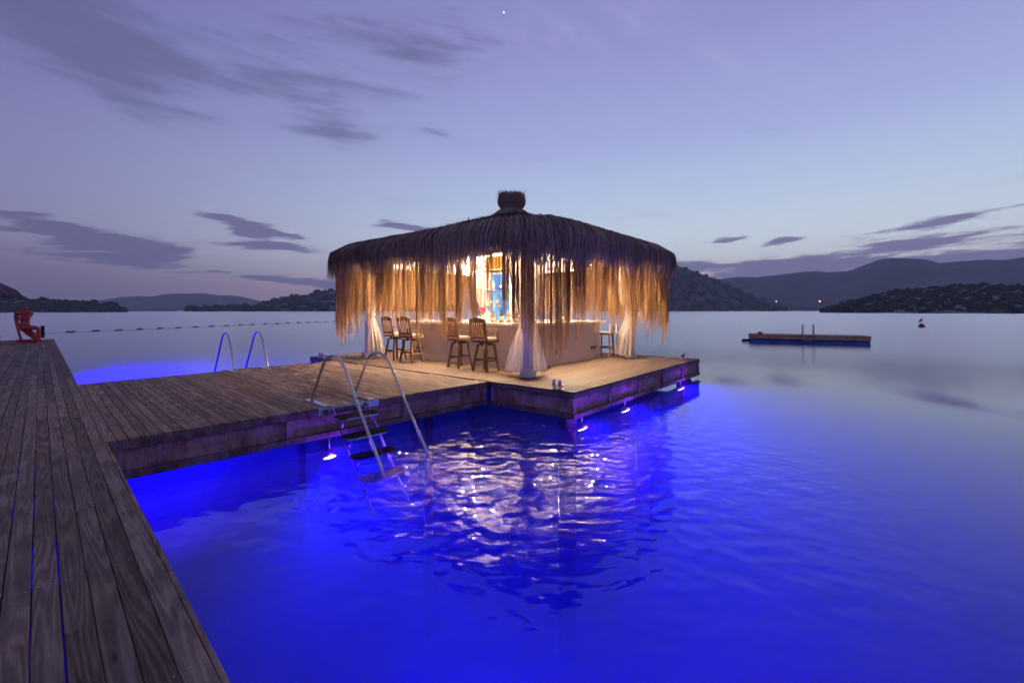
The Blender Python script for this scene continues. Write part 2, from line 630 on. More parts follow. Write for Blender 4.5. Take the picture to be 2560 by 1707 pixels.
# water: clear body with a faint scatter, rippled dielectric surface
def water_mat():
    m, t, o = mat('sea_water')
    g = t.new('ShaderNodeNewGeometry')
    P = g.outputs['Position']
    dist = t.vm('LENGTH', P)
    a = t.noise(t.vm('MULTIPLY', P, (1.0, 1.25, 0)), 3.2, 1.0, .45)
    b = t.noise(t.vm('MULTIPLY', P, (1.0, 1.25, 0)), 7.5, 0.8, .4)
    c = t.m('ADD', t.noise(t.vm('MULTIPLY', P, (.06, .38, 0)), 1.0, 3, .5), t.m('MULTIPLY', t.noise(t.vm('MULTIPLY', P, (.22, 1.5, 0)), 1.0, 2, .5), .45))
    near = t.rng(t.vm('DISTANCE', P, (.3, 5.8, WATER_Z)), 1.3, 4.8, 1, .04)
    h = t.m('ADD', t.m('MULTIPLY', t.m('ADD', t.m('MULTIPLY', a, 1.0), t.m('MULTIPLY', b, .36)), near),
            t.m('MULTIPLY', c, t.rng(dist, 12, 45, .0, 1.15)))
    bp = t.new('ShaderNodeBump')
    bp.inputs['Strength'].default_value = 1.0
    bp.inputs['Distance'].default_value = .024
    t.put(bp.inputs['Height'], h)
    gl = t.new('ShaderNodeBsdfGlossy')
    gl.inputs['Color'].default_value = (1, 1, 1, 1)
    t.put(gl.inputs['Roughness'], t.rng(dist, 8, 30, .010, .24))
    t.l.new(bp.outputs[0], gl.inputs['Normal'])
    tp = t.new('ShaderNodeBsdfTransparent')
    tp.inputs[0].default_value = (.97, .98, 1, 1)
    fr = t.new('ShaderNodeFresnel')
    fr.inputs['IOR'].default_value = 1.36
    t.l.new(bp.outputs[0], fr.inputs['Normal'])
    mx = t.new('ShaderNodeMixShader')
    t.put(mx.inputs[0], fr.outputs[0])
    t.l.new(tp.outputs[0], mx.inputs[1])
    t.l.new(gl.outputs[0], mx.inputs[2])
    t.l.new(mx.outputs[0], o.inputs['Surface'])
    v = t.new('ShaderNodeVolumePrincipled')
    v.inputs['Color'].default_value = (.05, .09, .92, 1)
    v.inputs['Absorption Color'].default_value = (.30, .45, .80, 1)
    v.inputs['Density'].default_value = .155
    v.inputs['Anisotropy'].default_value = .0
    t.l.new(v.outputs[0], o.inputs['Volume'])
    return m


M['water'] = water_mat()


def bed_mat():
    m, t, o = mat('sandy_bed')
    g = t.new('ShaderNodeNewGeometry')
    n = t.noise(g.outputs['Position'], .5, 4, .55)
    n2 = t.noise(g.outputs['Position'], 3.0, 4, .6)
    c = t.mix(t.m('ADD', t.m('MULTIPLY', n, .8), t.m('MULTIPLY', n2, .2)), (.07, .07, .08), (.15, .15, .145))
    principled(t, o, c, .9, 0, n2, .4, .1, spec=.1)
    return m


def hill_mat(name, scrub, rock, scale):
    m, t, o = mat(name)
    g = t.new('ShaderNodeNewGeometry')
    n = t.noise(g.outputs['Position'], scale, 6, .62)
    n2 = t.noise(g.outputs['Position'], scale * 6, 4, .6)
    f = t.rng(t.m('ADD', t.m('MULTIPLY', n, .6), t.m('MULTIPLY', n2, .4)), .42, .6)
    principled(t, o, t.mix(f, scrub, rock), .95, 0, n2, .6, 1.0 / scale * .05, spec=.1)
    return m


# ================================================================== SETTING
# ------------------------------------------------------------------ sea bed and water
bm = MB()
nx = 60
gx = np.concatenate([-np.geomspace(4300, 30, 8), np.linspace(-25, 25, 21), np.geomspace(30, 4300, 8)])
gy = np.concatenate([-np.geomspace(400, 15, 6), np.linspace(-10, 40, 21), np.geomspace(50, 4300, 8)])
vv = []
for yv in gy:
    for xv in gx:
        h = .22 * math.sin(xv * .6 + 1.3 * math.cos(yv * .4)) + .15 * math.sin(yv * .9 + xv * .3)
        vv.append((xv, yv, -4.9 + h))
nxx = len(gx)
bm.add(vv, [(j * nxx + i, j * nxx + i + 1, (j + 1) * nxx + i + 1, (j + 1) * nxx + i) for j in range(len(gy) - 1) for i in range(nxx - 1)])
tag(bm.build('seabed', bed_mat(), smooth=True), kind='structure')
wb = MB().box(-4250, 4250, -390, 4250, -6.2, WATER_Z)
tag(wb.build('sea_water', M['water']), kind='structure')


# ------------------------------------------------------------------ hills: az/el crest profiles (degrees), each a real ridge at its own distance
def px_dir(x, y):
    """2352-wide sketch pixel -> azimuth, tan(elevation along the bearing)"""
    u, v = x * 1.0884 - 1280, 776 - y * 1.0884
    a = math.atan2(u, 1120)
    return a, v / math.hypot(u, 1120)


def hill(name, prof, dist, depth, m, rough, seed, cols=160, rows=16, back=1.0):
    rg = np.random.default_rng(seed)
    A = [px_dir(x, y) for x, y in prof]
    az_ = np.array([p[0] for p in A])
    te = np.array([p[1] for p in A])
    azs = np.linspace(az_[0], az_[-1], cols)
    crest = np.interp(azs, az_, te)
    k = np.arange(cols)
    nz = np.zeros(cols)
    for f, amp in ((.06, .5), (.15, .3), (.37, .18), (.9, .12), (1.9, .08)):
        nz += amp * np.sin(k * f * 160 / cols + rg.uniform(0, 6.28)) * rg.uniform(.6, 1.2)
    v = []
    for j in range(rows * 2 - 1):
        tt = j / (rows - 1)
        r = dist + depth * min(tt, 1) + (depth * back * (tt - 1) if tt > 1 else 0)
        hh = min(tt, 1) ** 1.12 if tt <= 1 else max(0, 1 - (tt - 1)) ** 1.1
        for i in range(cols):
            top = max(crest[i], 0) * (dist + depth) + 1.4 - WATER_Z
            fw = math.sin(math.pi * min(tt, 1)) * max(0, 1 - min(tt, 1))
            fold = 1 + fw * (.30 * math.sin(i * .21 * 160 / cols + tt * 3 + seed) + .18 * math.sin(i * .53 * 160 / cols - tt * 5 + seed * 2))
            z = WATER_Z + top * hh * fold + (nz[i] * rough * hh if crest[i] > .0015 else 0)
            if j == 0 or j == rows * 2 - 2 or i in (0, cols - 1):
                z = WATER_Z - 2.0
            rr = r * (1 + .02 * math.sin(i * .13 + seed) * (1 - min(tt, 1)))
            v.append((rr * math.sin(azs[i]), rr * math.cos(azs[i]), z))
    b = MB().add(v, [(j * cols + i, j * cols + i + 1, (j + 1) * cols + i + 1, (j + 1) * cols + i) for j in range(rows * 2 - 2) for i in range(cols - 1)])
    o = b.build(name, m, smooth=True)
    tag(o, kind='structure')
    return np.array(v).reshape(rows * 2 - 1, cols, 3)


HM = hill_mat('far_scrub_hills', (.055, .075, .055), (.14, .145, .125), .006)
HM2 = hill_mat('scrub_headland', (.060, .080, .052), (.26, .24, .215), .05)
hill('far_mountains', [(130, 711), (170, 700), (230, 690), (280, 682), (320, 680), (350, 681), (380, 675), (430, 674), (470, 673), (500, 678),
                       (530, 678), (560, 682), (590, 690), (640, 700), (700, 708), (760, 711)], 3200, 700, HM, 1.6, 3)
hill('right_mountains', [(1560, 700), (1620, 650), (1660, 640), (1700, 636), (1740, 637), (1800, 630), (1850, 624), (1880, 623), (1900, 626),
                         (1950, 622), (2000, 604), (2020, 596), (2050, 592), (2100, 594), (2130, 596), (2160, 604), (2200, 600), (2260, 596),
                         (2310, 597), (2352, 590), (2420, 588), (2520, 596), (2650, 620), (2800, 660), (3000, 705)], 2000, 900, HM, 1.6, 5, 220)
HB = hill('middle_hill', [(1380, 640), (1440, 612), (1500, 602), (1548, 608), (1600, 625), (1650, 645), (1700, 668), (1740, 685), (1770, 698), (1795, 709), (1810, 712)],
          1200, 500, HM, 1.2, 8, 140)
HL = hill('left_headland', [(420, 712), (500, 709), (540, 703), (580, 705), (620, 690), (650, 682), (680, 677), (710, 676), (740, 670), (790, 668), (860, 664), (920, 670), (1000, 690), (1060, 708)],
          900, 350, HM2, 2.2, 11, 150)
HS = hill('shore_spit', [(-260, 670), (-120, 676), (0, 682), (40, 684), (80, 690), (120, 692), (160, 695), (200, 697), (230, 700), (255, 706), (275, 711), (290, 712)],
          620, 160, HM2, 1.2, 14, 120)
hill('low_island', [(292, 712), (320, 710), (345, 709), (370, 708), (390, 709), (408, 712)], 1300, 120, HM2, .8, 17, 40, 8)
HR = hill('right_headland', [(1885, 713), (1905, 707), (1940, 697), (1980, 687), (2020, 677), (2060, 668), (2110, 664), (2150, 660), (2200, 656), (2260, 654), (2310, 655), (2352, 656), (2480, 650), (2650, 655), (2800, 690), (2900, 712)],
          420, 190, HM2, .8, 21, 200, 20)


def blob_template(seed):
    """small lumpy bush made of a subdivided octahedron, jittered"""
    rg = np.random.default_rng(seed)
    v = [(1, 0, 0), (-1, 0, 0), (0, 1, 0), (0, -1, 0), (0, 0, 1), (0, 0, -.4)]
    f = [(0, 2, 4), (2, 1, 4), (1, 3, 4), (3, 0, 4), (2, 0, 5), (1, 2, 5), (3, 1, 5), (0, 3, 5)]
    V = [np.array(p, float) for p in v]
    cache, F = {}, []
    def midp(a, b):
        key = (min(a, b), max(a, b))
        if key not in cache:
            p = V[a] + V[b]
            V.append(p / np.linalg.norm(p))
            cache[key] = len(V) - 1
        return cache[key]
    for a, b, c in f:
        x, y, z = midp(a, b), midp(b, c), midp(c, a)
        F += [(a, x, z), (x, b, y), (z, y, c), (x, y, z)]
    V = np.array(V) * rg.uniform(.65, 1.25, (len(V), 1))
    return V, np.array(F)


TPL = [blob_template(i) for i in range(6)]


def scatter(name, grid, count, smin, smax, m, seed, jmax, clump=.5, irange=None):
    rg = np.random.default_rng(seed)
    rows, cols, _ = grid.shape
    VV, FF, k = [], [], 0
    i0, i1 = irange or (1, cols - 2)
    made = 0
    while made < count:
        i, j = rg.uniform(i0, i1), rg.uniform(.3, jmax)
        if math.sin(i * .35 + seed) * math.sin(j * 1.1 + i * .12) + math.sin(i * .8 - j) * .5 < rg.uniform(-1.3, .9) * clump: continue
        a, b = int(i), int(j)
        fi, fj = i - a, j - b
        p = (grid[b, a] * (1 - fi) * (1 - fj) + grid[b, a + 1] * fi * (1 - fj) + grid[b + 1, a] * (1 - fi) * fj + grid[b + 1, a + 1] * fi * fj)
        if p[2] < WATER_Z + .4: 
            made += .2
            continue
        V, F = TPL[int(rg.integers(6))]
        s = rg.uniform(smin, smax) * float(np.clip(rg.lognormal(-.15, .4), .4, 2.2))
        th = rg.uniform(0, 6.28)
        c, sn = math.cos(th), math.sin(th)
        X = V * np.array([s, s, s * rg.uniform(.6, 1.1)])
        VV.append(np.stack([X[:, 0] * c - X[:, 1] * sn, X[:, 0] * sn + X[:, 1] * c, X[:, 2] + s * .15], 1) + p)
        FF.append(F + k)
        k += len(V)
        made += 1
    me = bpy.data.meshes.new(name)
    me.from_pydata(np.concatenate(VV).tolist(), [], np.concatenate(FF).tolist())
    me.materials.append(m)
    return tag(link(name, me), kind='stuff')


SCR = hill_mat('scrub_leaves', (.022, .036, .022), (.075, .088, .052), .2)
tag(scatter('headland_scrub', HR, 1900, .8, 2.3, SCR, 31, 19.5, .7, (1, 120)), 'dark green scrub bushes dotted over the right headland', 'scrub')
tag(scatter('hillside_scrub', HL, 1500, 2.6, 6.0, SCR, 32, 15.5, .4), 'dark green scrub covering the headland left of the gazebo', 'scrub')
tag(scatter('spit_scrub', HS, 900, 1.6, 4.0, SCR, 33, 15.5, .4, (30, 118)), 'dark green scrub along the low spit at the far left', 'scrub')
tag(scatter('hill_scrub', HB, 1600, 3.0, 7.0, SCR, 34, 15.5, .4), 'dark scrub on the hill right of the gazebo', 'scrub')
print('setting done')
# ================================================================== DECKS
_pl = {}


def plank_mesh(w, L, t, m):
    key = (round(w, 3), round(L, 2), t, m.name)
    if key not in _pl:
        c = .0035
        prof = [(-w / 2, -t), (-w / 2, -c), (-w / 2 + c, 0), (w / 2 - c, 0), (w / 2, -c), (w / 2, -t)]
        vs = [(x, 0, z) for x, z in prof] + [(x, L, z) for x, z in prof]
        fs = [(0, 1, 2, 3, 4, 5), (11, 10, 9, 8, 7, 6)] + [(k, 6 + k, 6 + (k + 1) % 6, (k + 1) % 6) for k in range(6)]
        _pl[key] = MB().add(vs, fs).mesh('plank', m)
    return _pl[key]


def plank(parent, x, y, w, L, m, rz=0.0, t=.028, z=0.0):
    o = link('plank', plank_mesh(w, L, t, m), parent)
    o.location = (x, y, z + random.uniform(-.0018, .0012))
    o.rotation_euler = (random.uniform(-.0004, .0004), random.uniform(-.006, .006), rz)
    return o


# jetty the camera stands on
jetty = empty('timber_jetty', (0, 0, 0), JF.rot, 'long weathered grey plank jetty running from the camera to the red statue', 'jetty')
for i in range(29):
    xc = .473 - .1 * i - .05
    y = 1.0 - random.uniform(.2, 2.6)
    while y < 31.5:
        L = random.choice((3.2, 3.6, 4.0, 4.4))
        y1 = min(y + L, 31.6)
        if y1 - y > .25:
            plank(jetty, xc + random.uniform(-.0012, .0012), y, .1 - random.choice((.0025, .003, .004, .0075)), round(y1 - y - .004, 2), M['deck'])
        y = y1
y = .6
while y < 31.5:                                     # narrow strip closing the edge
    L = random.choice((2.4, 3.0))
    y1 = min(y + L, 31.6)
    if y < 6.4 < y1: y1 = 6.42
    if 6.4 <= y < 11.8:
        y = 11.8
        continue
    b = MB().box(.475, .499, y, y1 - .004, -.12, -.004 + random.uniform(-.003, .001), .003).build('edge_strip', M['deck'], jetty)
    y = y1
for k in range(26):
    yy = .9 + k * 1.18
    MB().box(-2.4, .47, yy, yy + .07, -.20, -.032).build('joist', M['pile'], jetty)
for k in range(10):
    for xx in (-.45, -2.0):
        MB().lathe([(.11, -5.0), (.10, -.205)], 12, (xx, 2.2 + k * 3.2, 0)).build('pile', M['pile'], jetty, True)


def fascia(parent, p0, p1, pitch, h=.46, m=None, mr=None):
    """panelled side of a deck; outward is to the left of p0 -> p1"""
    p0, p1 = Vector((*p0, 0)), Vector((*p1, 0))
    L = (p1 - p0).length
    rz = math.atan2(p1.y - p0.y, p1.x - p0.x)

    def put(b, name, mm):
        o = b.build(name, mm, parent)
        o.location = p0
        o.rotation_euler = (0, 0, rz)
        return o
    put(MB().box(0, L, -.05, .022, -.115, -.032, .004), 'top_rail', mr)
    put(MB().box(0, L, -.05, .030, -h, -h + .085, .006), 'bottom_rail', mr)
    n = max(1, round(L / pitch))
    for k in range(n):
        a, c = L * k / n, L * (k + 1) / n
        put(MB().box(a + .002, c - .002, -.07, -.036, -h + .088, -.118), 'panel', m)
    for k in range(n + 1):
        c = min(max(L * k / n, .05), L - .05)
        put(MB().box(c - .05, c + .05, -.034, .012, -h + .087, -.117, .004), 'batten', m)


# wide walkway out to the bar platform
walk = empty('walkway_deck', (0, 0, 0), JF.rot, 'wide plank walkway joining the jetty to the thatched bar platform', 'deck')
i = 0
x = .476
while x < 6.10:
    w = .1
    xc = x + w / 2
    y0, y1 = 6.43, 11.8 + .09 * (x - .5)
    lim = 6.42 + (6.10 - (x + w)) / .0711
    y1 = min(y1, lim)
    if y1 - y0 > .2:
        cut = y0 + (y1 - y0) * random.choice((.38, .5, .62))
        for a, b in ((y0, cut), (cut, y1)):
            plank(walk, xc, a, w - random.choice((.004, .005, .007)), round(b - a - .003, 2), M['deck'], z=-.003)
    x += w
fascia(walk, (6.07, 6.45), (.52, 6.45), 1.85, .45, M['fascia'], M['rail'])
fascia(walk, (.52, 11.78), (5.4, 12.2), 1.6, .45, M['fascia'], M['rail'])
for k in range(8):
    yy = 6.6 + k * .72
    MB().box(.53, 5.6, yy, yy + .08, -.22, -.033).build('joist', M['pile'], walk)
for xx, yy in ((4.6, 11.7), (5.3, 7.3)):
    MB().lathe([(.085, -5.0), (.085, -.50), (.13, -.495), (.13, -.225)], 16, (xx, yy, 0)).build('pile', M['pile'], walk, True)

# bar platform
PW, PL_ = 6.9, 9.3
plat = empty('bar_platform', PF.o, PF.rot, 'square timber platform on piles carrying the thatched bar', 'platform')
T = .14
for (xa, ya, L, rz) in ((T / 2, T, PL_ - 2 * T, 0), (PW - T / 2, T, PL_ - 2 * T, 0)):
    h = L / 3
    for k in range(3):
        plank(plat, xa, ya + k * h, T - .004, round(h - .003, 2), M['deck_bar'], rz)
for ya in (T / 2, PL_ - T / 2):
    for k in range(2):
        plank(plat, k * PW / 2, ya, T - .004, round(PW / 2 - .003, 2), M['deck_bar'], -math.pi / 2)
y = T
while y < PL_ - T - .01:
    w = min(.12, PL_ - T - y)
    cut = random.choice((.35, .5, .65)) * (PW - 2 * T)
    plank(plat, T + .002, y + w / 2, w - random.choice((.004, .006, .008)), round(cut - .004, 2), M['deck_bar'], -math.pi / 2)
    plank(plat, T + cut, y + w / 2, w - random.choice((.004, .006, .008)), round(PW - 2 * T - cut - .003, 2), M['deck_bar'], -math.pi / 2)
    y += w
fascia(plat, (PW, .03), (0, .03), 1.38, .47, M['fascia'], M['rail'])
fascia(plat, (.03, 0.03), (.03, 1.93), 1.3, .47, M['fascia'], M['rail'])
fascia(plat, (.03, 7.62), (.03, PL_), 1.3, .47, M['fascia'], M['rail'])
fascia(plat, (.03, PL_ - .03), (PW, PL_ - .03), 1.38, .47, M['fascia'], M['rail'])
for k in range(9):
    yy = .3 + k * 1.07
    MB().box(.1, PW - .1, yy, yy + .1, -.24, -.033).build('joist', M['pile'], plat)
for xx in (.28, 3.6, 6.5):
    for yy in (.32, 8.9):
        MB().lathe([(.16, -5.0), (.16, -.52), (.21, -.515), (.21, -.245)], 16, (xx, yy, 0)).build('pile', M['pile'], plat, True)

# screw heads in the nearest boards (too small to pick out singly)
b = MB()
for i in range(12):
    xc = .473 - .1 * i - .05
    for k in range(9):
        yy = .935 + k * 1.18
        for dx_ in (-.028, .028):
            b.lathe([(.0042, 0), (.0042, .0022), (.002, .0026)], 8, (xc + dx_ + random.uniform(-.004, .004), yy + random.uniform(-.012, .012), -.0006))
tag(b.build('screw_heads', M['steel_dull'], jetty), kind='stuff')

# ================================================================== LADDERS
def catmull(pts, n=8):
    P = [Vector(p) for p in pts]
    P = [P[0] * 2 - P[1]] + P + [P[-1] * 2 - P[-2]]
    o = []
    for i in range(1, len(P) - 2):
        for k in range(n):
            t = k / n
            a, b, c, d = P[i - 1:i + 3]
            o.append(.5 * (2 * b + (c - a) * t + (2 * a - 5 * b + 4 * c - d) * t * t + (3 * b - a - 3 * c + d) * t ** 3))
    o.append(P[-2])
    return o


def swim_ladder(loc, rot, label, hs=1.0):
    root = empty('swim_ladder', loc, rot, label, 'ladder', 'steel swim ladders on the walkway')
    prof = [(-.54, .012), (-.37, .26), (-.194, .514), (-.05, .675), (.12, .748), (.30, .738), (.50, .637), (.75, .345), (1.2, -.185), (1.50, -.535), (1.58, -.63)]
    for sx in (-.35, .35):
        b = MB().tube(catmull([(sx, y, z * hs if z > 0 else z) for y, z in prof], 7), .021, 14)
        b.build('rail', M['steel'], root, True)
        MB().box(sx - .055, sx + .055, -.70, .02, .002, .012, .002).build('foot_plate', M['steel_dull'], root)
    MB().box(-.46, .50, .031, .040, -.105, -.002, .002).build('bracket_plate', M['steel'], root)
    for sx in (-.24, .30):
        b = MB().bar((sx, .05, -.02), (sx, 1.22, -1.22), .012, .045, (0, 1, 1)).build('stringer', M['steel_dull'], root)
    for k, (y, z) in enumerate(((.30, -.12), (.53, -.35), (.76, -.58), (.99, -.82))):
        hw, hd = .33, .15
        poly = [(-hw + .06, -hd), (hw - .06, -hd), (hw, -hd + .03), (hw, hd - .07), (hw - .09, hd), (-hw + .09, hd), (-hw, hd - .07), (-hw, -hd + .03)]
        tr = MB().prism([(px + .03, py + y) for px, py in poly], z - .024, z).build('tread', M['steel'], root)
        MB().prism([(px * .95 + .03, py * .88 + y) for px, py in poly], z + .001, z + .006).build('grip_pad', M['rubber'], tr)
        for sx in (-.2, .26):
            MB().tube([(sx, y + .06, z - .02), (sx, y - .02, z - .15)], .008, 8).build('brace', M['steel_dull'], root, True)
    return root


swim_ladder(JF.w(3.24, 6.45), JF.rot + math.pi, 'steel swim ladder with black treads nearest the camera')
swim_ladder(JF.w(3.41, 12.12), JF.rot, 'steel swim ladder on the far side of the walkway', 1.15)

# ================================================================== UNDERWATER LAMPS
def under_lamp(loc, rot, tilt, label, power, rod=.25, spread=128, fill=36):
    root = empty('underwater_lamp', loc, rot, label, 'lamp', 'blue underwater lamps under the decks')
    # local +y points out over open water
    d = Vector((0, math.cos(R(tilt)), -math.sin(R(tilt))))
    q = Vector((0, math.cos(R(64)), -math.sin(R(64)))).to_track_quat('Z', 'Y')
    h = MB().lathe([(.055, -.07), (.10, -.05), (.105, -.005), (.092, 0)], 20).build('housing', M['steel_dull'], root, True)
    h.rotation_mode = 'QUATERNION'
    h.rotation_quaternion = q
    f = MB().lathe([(.088, .001), (.080, .012), (.03, .020)], 20).build('lens', M['blue_lamp_on'], root, True)
    f.rotation_mode = 'QUATERNION'
    f.rotation_quaternion = q
    MB().tube([(0, -.02, .05), (0, -.02, rod + .05)], .012, 8).build('hanger', M['steel_dull'], root, True)
    ld = bpy.data.lights.new('underwater_light', 'SPOT')
    ld.energy = power
    ld.color = (.022, .0, 1.0)
    ld.spot_size = R(spread)
    ld.spot_blend = .6
    ld.shadow_soft_size = .09
    lo = link('light', ld, root)
    lo.location = d * .05
    lo.rotation_mode = 'QUATERNION'
    lo.rotation_quaternion = (-d).to_track_quat('Z', 'Y')
    sp_ = bpy.data.lights.new('fascia_fill', 'POINT')          # added fill: puts the water's blue glow onto the fascia
    sp_.energy = fill
    sp_.color = (.16, .03, 1.0)
    sp_.shadow_soft_size = .10
    so_ = link('fill', sp_, root)
    so_.location = (0, .22, .02)
    return root


UP = 1000
under_lamp(JF.w(2.95, 6.50, -.76), JF.rot + math.pi, 38, 'blue underwater lamp beside the near swim ladder', UP)
under_lamp(PF.w(.36, .05, -.70), PF.rot + math.pi, 12, 'blue underwater lamp nearest the platform corner', UP)
under_lamp(PF.w(2.10, .05, -.68), PF.rot + math.pi, 12, 'blue underwater lamp below the middle of the platform edge', UP)
under_lamp(PF.w(5.45, .05, -.68), PF.rot + math.pi, 12, 'blue underwater lamp nearest the far right platform corner', UP)
under_lamp(JF.w(2.4, 12.1, -.76), JF.rot + R(20), 22, 'blue underwater lamp hidden behind the walkway close to the platform', UP * 9, spread=118, fill=4)
under_lamp(JF.w(.54, 14.0, -.76), JF.rot - math.pi / 2 + R(38), 20, 'blue underwater lamp under the jetty edge just past the walkway', UP * 9, spread=118, fill=4)
under_lamp(JF.w(.54, 19.0, -.76), JF.rot - math.pi / 2 + R(25), 18, 'blue underwater lamp under the jetty edge half way to the statue', UP * 9, spread=118, fill=4)
under_lamp(JF.w(.42, 1.2, -.76), JF.rot - math.pi / 2, 26, 'blue underwater lamp under the jetty edge by the camera', UP)

# ================================================================== GAZEBO
CX, CY = 3.60, 4.35
gaz = empty('thatched_gazebo', PF.w(CX, CY), PF.rot, 'square bar gazebo with thatched roof and long straw fringe on white posts', 'gazebo')
POSTS = {'near': (.93, 1.7), 'right': (5.97, 1.7), 'left': (.93, 7.6), 'far': (5.97, 7.6)}
for k, (px, py) in POSTS.items():
    px, py = px - CX, py - CY
    p = MB().box(px - .08, px + .08, py - .08, py + .08, .145, 2.67, .006).build('post', M['white'], gaz)
    MB().box(px - .125, px + .125, py - .125, py + .125, .002, .135, .005).build('plinth', M['white'], p)
    MB().box(px - .105, px + .105, py - .105, py + .105, .1355, .1455, .003).build('plinth_cap', M['white'], p)
bx0, bx1, by0, by1 = .93 - CX, 5.97 - CX, 1.7 - CY, 7.6 - CY
for (a, b, c, d) in ((bx0 - .09, bx1 + .09, by0 - .07, by0 + .07), (bx0 - .09, bx1 + .09, by1 - .07, by1 + .07),
                     (bx0 - .07, bx0 + .07, by0 + .072, by1 - .072), (bx1 - .07, bx1 + .07, by0 + .072, by1 - .072)):
    MB().box(a, b, c, d, 2.672, 3.05, .006).build('beam', M['white'], gaz)
# white cloth ceiling under the thatch
b = MB()
apex = (0, 0, 3.72)
cs = [(bx0, by0, 3.052), (bx1, by0, 3.052), (bx1, by1, 3.052), (bx0, by1, 3.052)]
b.add(cs + [apex] + [(x, y, z + .02) for x, y, z in cs] + [(0, 0, 3.74)],
      [(1, 0, 4), (2, 1, 4), (3, 2, 4), (0, 3, 4), (5, 6, 9), (6, 7, 9), (7, 8, 9), (8, 5, 9), (0, 1, 6, 5), (1, 2, 7, 6), (2, 3, 8, 7), (3, 0, 5, 8)])
b.build('ceiling', M['white'], gaz)

HXP, HXM, HYP, HYM = 3.38, 3.56, 4.20, 3.70


def ext(c, s, p=13):
    c, s = np.asarray(c, float), np.asarray(s, float)
    hx = np.where(c > 0, HXP, HXM)
    hy = np.where(s > 0, HYP, HYM)
    pp = np.where((c < 0) & (s < 0), 9.0, p)
    return 1.0 / ((np.abs(c) / hx) ** pp + (np.abs(s) / hy) ** pp) ** (1 / pp)


ph = np.linspace(0, 2 * np.pi, 4000, endpoint=False)
rr = ext(np.cos(ph), np.sin(ph))
EX, EY = rr * np.cos(ph), rr * np.sin(ph)
seg = np.hypot(np.diff(np.append(EX, EX[0])), np.diff(np.append(EY, EY[0])))
cum = np.concatenate([[0], np.cumsum(seg)])
PER = cum[-1]
EXc, EYc = np.append(EX, EX[0]), np.append(EY, EY[0])


def eave(s):
    s = np.mod(s, PER)
    return np.interp(s, cum, EXc), np.interp(s, cum, EYc)


def eave_n(s):
    x0, y0 = eave(s - .02)
    x1, y1 = eave(s + .02)
    tx, ty = x1 - x0, y1 - y0
    l = np.hypot(tx, ty) + 1e-9
    return ty / l, -tx / l, tx / l, ty / l


def zroof(r):
    r = np.asarray(r, float)
    q = np.clip((r - .87) / .13, 0, 1)
    return 4.27 - 1.06 * np.minimum(r, .87) / .87 - .42 * (1 - np.sqrt(np.clip(1 - q * q, 0, 1))) - .06 * q


# thatch body
NA, NR = 180, 30
vs, fs = [], []
ss = np.linspace(0, PER, NA, endpoint=False)
ex, ey = eave(ss)
rs_ = np.concatenate([np.linspace(.04, .85, 18), np.linspace(.88, 1.0, NR - 18)])
nzr = rng.normal(0, 1, (NA, NR))
for i in range(NA):
    for j, r in enumerate(rs_):
        k = .030 * math.sin(i * .9 + j * 1.7) + .022 * nzr[i, j] + .03 * math.sin(i * .31) * math.sin(j * .9)
        vs.append((ex[i] * r, ey[i] * r, float(zroof(r)) + k))
for i in range(NA):
    for j, r in enumerate(rs_[::-1]):
        vs.append((ex[i] * min(r, .975), ey[i] * min(r, .975), float(zroof(min(r, .93))) - .30))
NT2 = 2 * NR
base = len(vs)
vv2 = []
for i in range(NA):
    vv2 += [vs[i * NR + j] for j in range(NR)] + [vs[NA * NR + i * NR + j] for j in range(NR)]
fs = []
for i in range(NA):
    for j in range(NT2 - 1):
        a, c = i * NT2 + j, ((i + 1) % NA) * NT2 + j
        fs.append((a, c, c + 1, a + 1))
MB().add(vv2, fs).build('thatch', M['thatch'], gaz, True)


def ribbons(name, P, wid, m, parent, seed, taper=.25, kind='stuff'):
    """P (M,N,3): one thin straw blade per row"""
    rg = np.random.default_rng(seed)
    Mn, N, _ = P.shape
    th = rg.uniform(0, np.pi, Mn)
    d = P[:, -1] - P[:, 0]
    side = np.stack([np.cos(th), np.sin(th), np.zeros(Mn)], 1)
    dn = d / (np.linalg.norm(d, axis=1, keepdims=True) + 1e-9)
    side -= dn * (side * dn).sum(1, keepdims=True)
    side /= np.linalg.norm(side, axis=1, keepdims=True) + 1e-9
    ww = wid[:, None] * np.linspace(1, taper, N)[None, :] * .5
    off = side[:, None, :] * ww[:, :, None]
    V = np.stack([P - off, P + off], 2).reshape(-1, 3)
    idx = np.arange(Mn)[:, None] * N * 2 + np.arange(N - 1)[None, :] * 2
    F = np.stack([idx, idx + 1, idx + 3, idx + 2], -1).reshape(-1, 4)
    me = bpy.data.meshes.new(name)
    me.vertices.add(len(V))
    me.vertices.foreach_set('co', V.astype(np.float32).ravel())
    me.loops.add(F.size)
    me.loops.foreach_set('vertex_index', F.astype(np.int32).ravel())
    me.polygons.add(len(F))
    me.polygons.foreach_set('loop_start', np.arange(0, F.size, 4, dtype=np.int32))
    me.materials.append(m)
    me.update(calc_edges=True)
    me.validate()
    return tag(link(name, me, parent), kind=kind)


def corner_w(s):
    """1 near the four roof corners"""
    x, y = eave(s)
    fx = np.abs(x) / np.where(x > 0, HXP, HXM)
    fy = np.abs(y) / np.where(y > 0, HYP, HYM)
    return np.clip((np.minimum(fx, fy) - .72) / .2, 0, 1)


